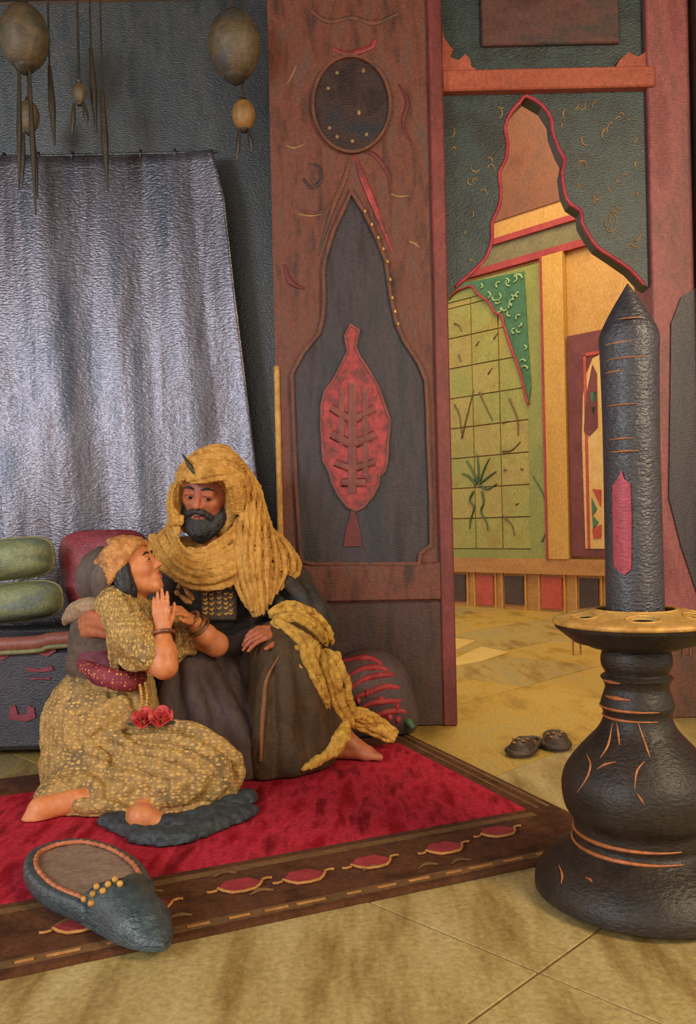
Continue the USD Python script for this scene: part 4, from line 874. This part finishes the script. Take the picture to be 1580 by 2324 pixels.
# turban and head scarf
S = Sculpt(); TC = MC + MR @ (np.array([0, -.10, .27]) * MH)
S.ell(TC, np.array([.44, .47, .33]) * MH, MR, .02)
for q in ([(406, 1098, 3.10), (432, 1074, 3.06), (476, 1060, 3.045), (525, 1066, 3.07), (552, 1090, 3.13)], [(404, 1082, 3.13), (436, 1054, 3.08), (485, 1042, 3.065), (530, 1050, 3.09), (552, 1075, 3.15)], [(410, 1068, 3.16), (445, 1040, 3.12), (490, 1030, 3.10), (530, 1040, 3.13)], [(426, 1092, 3.06), (462, 1082, 3.035), (500, 1074, 3.035), (540, 1078, 3.08)], [(425, 1056, 3.17), (455, 1034, 3.16), (500, 1024, 3.16), (535, 1042, 3.18)], [(505, 1074, 3.04), (528, 1100, 3.06), (538, 1135, 3.10), (540, 1165, 3.13)], [(518, 1066, 3.05), (543, 1090, 3.08), (550, 1130, 3.12), (546, 1165, 3.15)], [(408, 1098, 3.12), (403, 1140, 3.13), (404, 1190, 3.14)], [(398, 1100, 3.16), (394, 1140, 3.17), (396, 1190, 3.18)]):
    S.pleat(P3(*q), [.012, .019, .021, .014], 3, .003, 6)
S.cone(MP(-.10, .30, -.02), MP(-.10, .42, -.02), .075, .075, .008, sub=True); S.cone(MP(.10, .30, -.02), MP(.10, .42, -.02), .072, .072, .008, sub=True)
for s_ in (-1, 1): S.rope([MP(.36 * s_, .0, .2), MP(.385 * s_, -.02, -.05), MP(.35 * s_, .0, -.30), MP(.28 * s_, .05, -.50)], [.03, .034, .034, .03], .01, 5)
fold = lambda v: (meshkit.noise(v * [70, 70, 240]) - .5) * .005
part(man, 'turban', S.build(.004, 1, fold), 'cloth_yellow', True)
part(man, 'paint_tear_spike', tube(P3((414, 1030, 3.06), (430, 1056, 3.05), (450, 1086, 3.045)), [.002, .009, .004], 6, 4), 'lamp_dark', True, label='dark spike on the turban, added for a tear in the paint')  # a tear in the paint, built as an added dark spike
S = Sculpt()                                                                # scarf falling over the shoulder on the lit side
strands = [[(535, 1042, 3.17), (560, 1100, 3.15), (560, 1180, 3.12), (556, 1270, 3.08), (578, 1385, 3.06)], [(542, 1050, 3.19), (570, 1110, 3.17), (572, 1190, 3.13), (572, 1280, 3.08), (590, 1395, 3.06)],
    [(548, 1060, 3.21), (578, 1120, 3.20), (586, 1200, 3.15), (590, 1280, 3.10), (598, 1385, 3.08)], [(552, 1070, 3.24), (582, 1140, 3.24), (602, 1215, 3.19), (612, 1290, 3.13), (606, 1370, 3.10)], [(575, 1190, 3.2), (612, 1225, 3.21), (632, 1285, 3.16), (618, 1345, 3.12)],
    [(580, 1190, 3.24), (628, 1232, 3.24), (650, 1280, 3.2), (630, 1335, 3.14)], [(585, 1192, 3.27), (635, 1235, 3.28), (664, 1284, 3.25), (640, 1325, 3.17)], [(545, 1180, 3.14), (548, 1240, 3.10), (552, 1320, 3.08), (585, 1396, 3.07)]]
for i, q in enumerate(strands): S.pleat(P3(*q), [.014, .023, .024, .026, .014], 3, .003, 8, .95)
S.cone(at(560, 1110, 3.28), at(590, 1250, 3.30), .045, .085, .004).cone(at(590, 1250, 3.30), at(600, 1330, 3.25), .085, .06, .004).cone(at(590, 1250, 3.30), at(645, 1290, 3.30), .055, .04, .004)
fold = lambda v: (meshkit.noise(v * [190, 110, 26], 5) - .5) * .008
part(man, 'head_scarf', S.build(.004, 0, fold), 'cloth_yellow', True, label='yellow scarf end falling over the shoulder')
S = Sculpt()                                                                # cowl round the neck
cow = [[(396, 1160, 3.20), (402, 1202, 3.15), (424, 1242, 3.10), (455, 1258, 3.085), (490, 1240, 3.09), (528, 1210, 3.12), (548, 1180, 3.16)], [(386, 1205, 3.19), (408, 1252, 3.12), (440, 1278, 3.08), (475, 1276, 3.07), (515, 1256, 3.09), (552, 1228, 3.13)], [(368, 1220, 3.2), (396, 1268, 3.12), (436, 1294, 3.07), (480, 1293, 3.06), (520, 1277, 3.08), (555, 1256, 3.12)],
    [(352, 1230, 3.23), (385, 1280, 3.14), (425, 1310, 3.08), (475, 1312, 3.06), (520, 1298, 3.07), (555, 1280, 3.11)], [(346, 1215, 3.26), (358, 1265, 3.2), (400, 1306, 3.12), (450, 1328, 3.08), (510, 1324, 3.08), (550, 1304, 3.10)], [(392, 1140, 3.22), (390, 1190, 3.2), (372, 1215, 3.22), (350, 1225, 3.26)]]
for q in cow: S.pleat(P3(*q), [.014, .014, .016, .018, .016, .014], 2, .003, 8, .6)
S.cone(at(400, 1262, 3.255), at(540, 1262, 3.255), .075, .075, .004).cone(at(370, 1255, 3.28), at(420, 1290, 3.205), .07, .055, .004).ell(at(372, 1258, 3.3), (.07, .07, .06), None, .03)
S.cone(MP(0, .10, -.40), MP(0, .36, -.56), .085, .066, .012, sub=True); S.cone(MP(0, .05, .1), MP(0, .3, -.1), .088, .09, .01, sub=True)
part(man, 'shawl', S.build(.004, 0, lambda v: (meshkit.noise(v * [60, 60, 160], 3) - .5) * .006), 'cloth_yellow', True, label='yellow shawl in folds round the neck')
# mantle over the raised knee
S = Sculpt()
S.cone(at(600, 1560, 3.30), lk + [.0, .02, -.01], .15, .095, .05).cone(lk, at(668, 1690, 3.01), .098, .145, .07).cone(lk, at(720, 1640, 3.08), .085, .10, .07).cone(lk + [-.02, 0, 0], at(625, 1720, 2.97), .085, .115, .06)
S.cone(at(668, 1690, 3.01), at(760, 1680, 3.12), .11, .04, .05)
for q in ([(612, 1470, 2.94), (604, 1560, 2.90), (600, 1650, 2.88), (598, 1760, 2.86)], [(640, 1460, 2.93), (650, 1560, 2.88), (655, 1650, 2.87), (660, 1740, 2.87)], [(670, 1480, 2.94), (700, 1570, 2.92), (720, 1660, 2.95), (740, 1710, 2.98)]): S.rope(P3(*q), [.015, .022, .03], .035, 5)
mantle = S.build(.006, 1, lambda v: (meshkit.fbm(v * [20, 20, 7], 3, 14) - .5) * .016, floor=FLO + .002)
ma = part(man, 'mantle', mantle, 'robe_olive', True, label='olive brown mantle over the raised knee')
part(ma, 'copper_edge', on_front([(632, 1485), (610, 1520), (600, 1580), (594, 1650), (588, 1725)], mantle, [.003, .008, .010, .006], .004), 'copper_trim', True)
S = Sculpt()
base_l = np.array([on_front([(802, 1648), (793, 1680), (772, 1705), (735, 1726), (694, 1742)], mantle, .004).vertices.mean(0)])
S.rope(P3((786, 1636, 3.05), (782, 1668, 2.99), (760, 1698, 2.95), (728, 1722, 2.90), (688, 1744, 2.85)), [.012, .020, .020, .017, .010], .01, 6)
S.rope(P3((776, 1640, 3.04), (768, 1668, 2.98), (742, 1696, 2.93)), [.010, .018, .010], .008, 6)
part(ma, 'gold_lining', S.build(.0045, 1, lambda v: (meshkit.noise(v * 70, 3) - .5) * .012, floor=FLO), 'cloth_gold', True, label='gold lining turned out at the hem')
# the long gold cloth from hand to floor
S = Sculpt()
for q, r in (([(612, 1396, 3.02), (650, 1384, 3.03), (695, 1400, 3.05), (728, 1432, 3.09), (740, 1462, 3.12)], [.012, .026, .030, .032, .026]),
             ([(625, 1406, 2.99), (665, 1404, 3.0), (705, 1428, 3.04), (732, 1458, 3.09)], [.010, .018, .022, .016]),
             ([(620, 1408, 2.97), (650, 1432, 2.95), (685, 1462, 2.93), (690, 1490, 2.91), (715, 1545, 2.91), (735, 1590, 2.95), (742, 1620, 2.99)], [.012, .022, .030, .032, .026, .018, .010]),
             ([(640, 1420, 2.98), (680, 1450, 2.95), (708, 1470, 2.94), (712, 1500, 2.93)], [.012, .022, .022, .014]),
             ([(722, 1482, 3.0), (748, 1500, 2.98), (768, 1545, 2.98), (778, 1600, 3.02), (800, 1640, 3.06)], [.014, .028, .034, .034, .026]),
             ([(728, 1496, 2.98), (742, 1540, 2.96), (758, 1600, 3.0), (790, 1650, 3.05)], [.012, .022, .024, .020]),
             ([(740, 1488, 3.0), (765, 1490, 3.02), (756, 1503, 2.99)], [.010, .014, .010]),
             ([(790, 1622, 3.10), (825, 1634, 3.14), (862, 1654, 3.17), (900, 1668, 3.19)], [.024, .034, .032, .014]),
             ([(800, 1640, 3.12), (840, 1652, 3.15), (875, 1668, 3.17), (895, 1678, 3.18)], [.016, .022, .020, .012]),
             ([(805, 1622, 3.10), (835, 1632, 3.13), (850, 1645, 3.15)], [.012, .022, .016])):
    S.pleat(P3(*q), np.array(r) * .95, 3, .003, 8, .9, .003)
part(man, 'gold_cloth', S.build(.004, 0, lambda v: (meshkit.fbm(v * [70, 70, 40], 2, 3) - .5) * .010, floor=FLO), 'cloth_gold', True, label='gold cloth trailing from the hand over the knee to the rug')

# ------------------------------------------------------------------ the woman
wo = thing('person', 'kneeling woman in ochre dress and orange turban, hands clasped, looking up', 'person', (at(240, 1760, 2.8)[0], 2.8, RUGZ))
WR = frame((.90, -.10, .40), (-.40, 0, .92)); WH = .208; WC = at(302, 1293, 2.85)
S = Sculpt()
wh, ww, wc, wn = at(205, 1650, 2.87), at(250, 1530, 2.88), at(282, 1440, 2.88), at(303, 1375, 2.88)
S.cone(wh, ww, .125, .095, .03).cone(ww, wc, .095, .11, .03).cone(wc, wn, .085, .045, .03).cone(wn, WC + WR @ np.array([0, -.02, -.045]), .043, .045, .02)
ns, ne, nw = at(262, 1392, 2.77), at(374, 1512, 2.66), at(370, 1440, 2.69)
fs, fe, fw = at(335, 1400, 2.99), at(490, 1462, 2.92), at(440, 1412, 2.85)
S.cone(wc + [0, 0, .05], ns, .07, .05, .03).cone(ns, at(335, 1490, 2.68), .05, .043, .02).cone(at(335, 1490, 2.68), ne, .043, .040, .015).cone(ne + [0, -.003, -.0], at(373, 1480, 2.67), .041, .040, .012).cone(at(373, 1480, 2.67), nw, .038, .026, .012)
S.cone(wc + [0, 0, .05], fs, .06, .05, .03).cone(fs, at(430, 1440, 2.96), .05, .043, .02).cone(at(430, 1440, 2.96), fe, .043, .043, .015).cone(fe, at(465, 1440, 2.88), .042, .038, .012).cone(at(465, 1440, 2.88), fw, .037, .026, .012)
hand(S, nw, at(362, 1350, 2.69) - nw, (-.12, -.97, 0), 1, .150, [.06, .05, .08, .12], thumb=(.8, .35, -.35), spread=.15)
hand(S, fw, at(378, 1352, 2.72) - fw, (.45, -.25, .85), -1, .150, [.40, .42, .45, .5], thumb=(.85, .35, -.3))
nk, na = at(470, 1748, 2.68), at(95, 1835, 2.52)
S.cone(wh, nk, .11, .065, .03).cone(nk, na, .058, .034, .02)
foot(S, na, at(20, 1885, 2.44) - na, (0, -.5, .85), 1, .225)
fk, fa = at(450, 1712, 2.86), at(305, 1862, 2.46)
S.cone(wh + [0, .05, 0], fk, .10, .06, .03).cone(fk, fa, .05, .033, .02)
foot(S, at(322, 1853, 2.37), (.96, -.26, -.08), (.0, -.65, .76), 1, .20)
S.cone(fa, at(322, 1853, 2.37), .036, .032, .02)
WP = head(S, WC, WR, WH, True)
part(wo, 'body', S.build(.0034, 1, floor=RUGZ + .002), 'skin_woman', True)
face_parts(wo, WP, WR, WH, 'lips_woman', gaze=(.0, .010), female=True)
S = Sculpt()                                                                 # hair
S.ell(WP(0, -.14, .06), np.array([.37, .36, .36]) * WH, WR, .02)
for s in (-1, 1): S.rope([WP(.33 * s, .02, .10), WP(.36 * s, -.06, -.04), WP(.34 * s, -.12, -.24), WP(.26 * s, -.22, -.42)], [.016, .022, .032, .03], .012, 5)
S.cone(WP(0, -.34, -.05), WP(0, -.34, -.45), .045, .04, .02)
part(wo, 'hair', S.build(.004, 0, lambda v: (meshkit.fbm(v * [120, 120, 50], 3, 5) - .5) * .008), 'hair_dark', True)
S = Sculpt()                                                                 # turban
S.ell(WP(0, -.13, .26), np.array([.385, .41, .285]) * WH, WR, .02)
for s in (-1, 1):
    for z0, z1, y1 in ((-.10, .33, .33), (-.0, .40, .28), (.10, .46, .20), (.2, .52, .10), (.30, .55, -.02)):
        S.rope([WP(.30 * s, -.42, z0), WP(.42 * s, -.22, z0 * .7 + z1 * .22), WP(.40 * s, .06, z0 * .35 + z1 * .6), WP(.22 * s, y1 - .04, z1 * .98), WP(0, y1 + .0, z1)], [.008, .012, .013, .012, .009], .002, 5)
        S.rope([WP(.30 * s, -.40, z0 + .05), WP(.41 * s, -.20, z0 * .7 + z1 * .22 + .055), WP(.38 * s, .06, z0 * .35 + z1 * .6 + .05), WP(.20 * s, y1 - .06, z1 * .98 + .03), WP(0, y1 - .02, z1 + .03)], [.007, .010, .011, .010, .008], .002, 5)
part(wo, 'turban', S.build(.0036, 0, lambda v: (meshkit.noise(v * [90, 90, 220], 7) - .5) * .004), 'turban_orange', True)
S = Sculpt(); S.rope(P3((248, 1262, 2.85), (226, 1285, 2.85), (216, 1320, 2.86), (222, 1362, 2.88)), [.03, .05, .055, .035], .02, 5)
S.rope(P3((240, 1270, 2.80), (232, 1310, 2.79), (236, 1350, 2.80)), [.02, .03, .03], .012, 5)
part(wo, 'veil', S.build(.005, 1, lambda v: (meshkit.fbm(v * [40, 40, 14], 3, 6) - .5) * .014), 'veil_brown', True, label='brown veil hanging from the back of the turban')
part(wo, 'earring', tube([WP(-.36, -.03, -.15), WP(-.37, -.02, -.19), WP(-.36, -.03, -.23)], [.003, .006, .003], 6, 4), 'gilt', True)
# bodice and drape
S = Sculpt()
S.cone(ww, wc, .112, .128, .04).cone(wc, at(300, 1395, 2.89), .10, .06, .04).cone(at(300, 1450, 2.80), at(318, 1470, 2.76), .07, .06, .03)
S.cone(at(235, 1420, 2.84), at(225, 1510, 2.86), .085, .10, .04).cone(at(200, 1430, 2.86), at(210, 1500, 2.87), .06, .07, .04)
part(wo, 'bodice', S.build(.005, 1, lambda v: (meshkit.fbm(v * 24, 3, 16) - .5) * .014), 'vest_brown', True)
S = Sculpt()
S.cone(at(262, 1378, 2.78), at(300, 1440, 2.70), .07, .066, .03).cone(at(300, 1440, 2.70), at(335, 1488, 2.665), .066, .050, .03).cone(at(275, 1360, 2.82), at(310, 1375, 2.84), .05, .04, .03).cone(at(330, 1400, 2.82), at(345, 1450, 2.76), .045, .045, .03)
for q in ([(252, 1352, 2.74), (262, 1400, 2.68), (265, 1450, 2.67), (275, 1500, 2.68)], [(268, 1348, 2.75), (284, 1390, 2.68), (285, 1440, 2.65), (305, 1480, 2.63), (335, 1478, 2.63)], [(285, 1352, 2.77), (305, 1390, 2.70), (302, 1430, 2.65), (318, 1458, 2.63), (345, 1450, 2.66)], [(300, 1360, 2.8), (325, 1390, 2.74), (335, 1420, 2.70), (345, 1440, 2.69)], [(270, 1490, 2.68), (292, 1508, 2.67), (322, 1508, 2.645), (346, 1498, 2.64)], [(315, 1368, 2.84), (340, 1392, 2.79), (352, 1425, 2.75)], [(256, 1420, 2.70), (258, 1470, 2.70), (262, 1520, 2.72)]):
    S.pleat(P3(*q), [.010, .016, .016, .010], 2, .003, 7, .7)
part(wo, 'sleeve', S.build(.0042, 1, lambda v: (meshkit.fbm(v * 60, 2, 8) - .5) * .008), 'dress_ochre', True, label='ochre dotted sleeve draped over the shoulder')
S = Sculpt(); S.cone(fs, at(425, 1436, 2.96), .062, .058, .03).cone(at(370, 1440, 2.95), at(400, 1480, 2.95), .06, .05, .04)
for q in ([(395, 1400, 2.93), (405, 1440, 2.88), (400, 1480, 2.89)], [(410, 1402, 2.92), (424, 1440, 2.89), (420, 1475, 2.90)], [(425, 1415, 2.91), (438, 1440, 2.90), (436, 1470, 2.91)], [(400, 1490, 2.89), (420, 1478, 2.90), (442, 1480, 2.92)]): S.rope(P3(*q), .011, .008, 5)
part(wo, 'sleeve', S.build(.0042, 1), 'dress_ochre', True)
S = Sculpt()
for q, r in (([(148, 1412, 2.86), (170, 1388, 2.83), (205, 1374, 2.80), (245, 1372, 2.77)], [.012, .026, .026, .016]), ([(150, 1402, 2.9), (185, 1378, 2.9), (225, 1366, 2.88), (255, 1366, 2.82)], [.010, .022, .024, .014])): S.rope(P3(*q), r, .01, 6)
S.cone(at(200, 1395, 2.86), at(240, 1400, 2.82), .045, .05, .03)
part(wo, 'shawl', S.build(.0045, 1, lambda v: (meshkit.fbm(v * 45, 2, 8) - .5) * .010), 'shawl_pale', True, label='pale shawl roll on the shoulder')
S = Sculpt()
for q in ([(184, 1410, 2.79), (210, 1398, 2.75), (246, 1408, 2.72)], [(186, 1424, 2.78), (215, 1414, 2.745), (250, 1424, 2.71)], [(190, 1440, 2.78), (215, 1432, 2.75), (248, 1440, 2.72)]): S.rope(P3(*q), [.012, .018, .012], .01, 6)
part(wo, 'shoulder_wrap', S.build(.0045, 1), 'shawl_orange', True, label='orange wrap under the pale shawl')
# sash
S = Sculpt(); S.rope(P3((168, 1482, 2.89), (178, 1498, 2.84), (196, 1514, 2.75), (225, 1530, 2.70), (258, 1545, 2.685), (290, 1550, 2.70), (312, 1544, 2.75), (322, 1528, 2.84)), [.016, .018, .021, .022, .024, .025, .023, .018], .01, 6)
S.rope(P3((205, 1510, 2.75), (240, 1528, 2.69), (280, 1538, 2.69), (310, 1530, 2.76)), [.012, .018, .020, .014], .008, 6)
part(wo, 'sash', S.build(.0042, 1), 'sash_red', True, label='red sash dotted with gold')
S = Sculpt(); S.cone(at(222, 1500, 2.86), at(268, 1512, 2.84), .078, .090, .04).cone(at(225, 1497, 2.82), at(250, 1520, 2.80), .075, .08, .03)
part(wo, 'waistband', S.build(.005, 1, lambda v: (meshkit.fbm(v * 30, 2, 8) - .5) * .010), 'waist_red', True)
# skirt
S = Sculpt()
S.cone(at(248, 1545, 2.88), at(222, 1630, 2.87), .125, .165, .05).cone(at(222, 1630, 2.87), at(205, 1735, 2.86), .17, .165, .05).cone(at(280, 1560, 2.84), at(285, 1640, 2.84), .10, .12, .05)
S.cone(at(235, 1730, 2.78), at(462, 1752, 2.67), .145, .120, .05).cone(at(440, 1735, 2.84), at(300, 1700, 2.86), .10, .12, .05)
S.cone(at(468, 1762, 2.68), at(300, 1806, 2.62), .098, .085, .04).cone(at(300, 1806, 2.62), at(128, 1820, 2.58), .085, .062, .04)
S.cone(at(200, 1760, 2.75), at(140, 1815, 2.62), .11, .07, .05)
for q in ([(300, 1660, 2.70), (390, 1660, 2.62), (470, 1690, 2.58), (528, 1745, 2.60), (520, 1800, 2.60)], [(280, 1680, 2.66), (380, 1690, 2.58), (460, 1720, 2.55), (498, 1765, 2.56), (470, 1810, 2.56)], [(250, 1700, 2.66), (340, 1720, 2.57), (420, 1745, 2.54), (440, 1780, 2.54), (400, 1815, 2.53)], [(230, 1725, 2.66), (300, 1745, 2.58), (370, 1770, 2.535), (380, 1800, 2.53), (330, 1825, 2.52)], [(190, 1740, 2.68), (250, 1770, 2.58), (310, 1790, 2.54), (270, 1825, 2.52)], [(160, 1770, 2.66), (200, 1795, 2.56), (220, 1830, 2.51)],
          [(150, 1560, 2.80), (118, 1640, 2.78), (130, 1720, 2.74), (170, 1770, 2.66)], [(190, 1560, 2.74), (170, 1640, 2.70), (190, 1700, 2.66), (240, 1730, 2.60)], [(230, 1575, 2.72), (225, 1640, 2.69), (250, 1680, 2.66), (300, 1700, 2.60)], [(270, 1580, 2.72), (275, 1630, 2.71), (300, 1660, 2.69)], [(300, 1570, 2.74), (310, 1620, 2.73), (320, 1650, 2.72)], [(145, 1660, 2.72), (220, 1640, 2.68), (285, 1590, 2.71)], [(165, 1690, 2.68), (235, 1660, 2.66), (290, 1620, 2.70)],
          [(300, 1845, 2.51), (380, 1835, 2.52), (450, 1820, 2.56), (530, 1790, 2.60)], [(110, 1830, 2.56), (180, 1845, 2.52), (250, 1850, 2.50), (300, 1860, 2.49)]):
    S.pleat(P3(*q), [.012, .028, .031, .014], 2, .012, 8, .75)
part(wo, 'skirt', S.build(.0048, 1, lambda v: (meshkit.fbm(v * 30, 3, 8) - .5) * .014, floor=FLO), 'skirt_ochre', True, label='ochre skirt with rows of gold dots')
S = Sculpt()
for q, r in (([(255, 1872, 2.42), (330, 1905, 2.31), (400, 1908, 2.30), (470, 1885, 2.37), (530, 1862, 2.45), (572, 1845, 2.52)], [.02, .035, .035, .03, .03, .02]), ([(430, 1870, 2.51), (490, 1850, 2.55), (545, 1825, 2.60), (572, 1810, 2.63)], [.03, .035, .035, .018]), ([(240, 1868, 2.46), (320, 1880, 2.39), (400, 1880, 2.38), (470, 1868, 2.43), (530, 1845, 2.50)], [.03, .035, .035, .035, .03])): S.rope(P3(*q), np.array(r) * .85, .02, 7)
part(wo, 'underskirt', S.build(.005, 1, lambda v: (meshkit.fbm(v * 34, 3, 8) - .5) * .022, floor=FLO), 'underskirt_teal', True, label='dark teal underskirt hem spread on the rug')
for c, d, r in ((at(371, 1437, 2.688), nw - at(373, 1480, 2.67), .034), (at(446, 1417, 2.855), fw - at(465, 1440, 2.88), .034), (at(452, 1424, 2.863), fw - at(465, 1440, 2.88), .036), (at(432, 1405, 2.84), fw - at(465, 1440, 2.88), .032)):
    t = trimesh.creation.torus(r, .006, 32, 10); t.apply_transform(trimesh.geometry.align_vectors([0, 0, 1], unit(d))); t.apply_translation(c); part(wo, 'bangle', t, 'bangle', True)
for q in ([(318, 1556, 2.68), (322, 1590, 2.675), (316, 1622, 2.66)], [(330, 1552, 2.70), (334, 1585, 2.685), (328, 1625, 2.665)]):
    for p in spline(np.array(P3(*q)), 5)[::1]:
        b = trimesh.creation.icosphere(1, .0055); b.apply_scale([1, 1, 1.25]); b.apply_translation(p); part(wo, 'gold_bead', b, 'gilt', True)
# roses on her lap
def rose(px, py, Y, label, leaf):
    c = at(px, py, Y) + [0, 0, .012]; t = thing('rose', label, 'flower', c - [0, 0, .02]); r_ = random.Random(px)
    for k, (n, rad, hh, tilt) in enumerate(((3, .010, .020, .15), (4, .017, .019, .45), (5, .024, .014, .85))):
        for i in range(n):
            a = 2 * math.pi * (i + .5 * k) / n; m = trimesh.creation.icosphere(2); v = np.array(m.vertices); v[:, 1] *= .18; v[:, 1] += .35 * (v[:, 0] ** 2); m.vertices = v * [.016 + .003 * k, .014, .016 + .002 * k]
            m.apply_transform(trimesh.transformations.rotation_matrix(-tilt, [1, 0, 0])); m.apply_translation([0, rad, 0]); m.apply_transform(trimesh.transformations.rotation_matrix(a, [0, 0, 1]))
            m.apply_transform(trimesh.transformations.rotation_matrix(.7, [1, 0, 0])); m.apply_translation(c); part(t, 'petal', m, 'rose_red', True)
    for s in leaf:
        m = trimesh.creation.icosphere(2); v = np.array(m.vertices) * [.022, .010, .004]; m.vertices = v; m.apply_transform(trimesh.transformations.rotation_matrix(s * .5, [0, 0, 1])); m.apply_translation(c + [s * .034, -.012, -.014]); part(t, 'leaf', m, 'rose_leaf', True)
rose(327, 1640, 2.64, 'red rose on the woman\'s lap, the one closer to her waist', (-1, 1)); rose(366, 1637, 2.62, 'red rose on the woman\'s lap, the one closer to the man\'s robe', (1,))
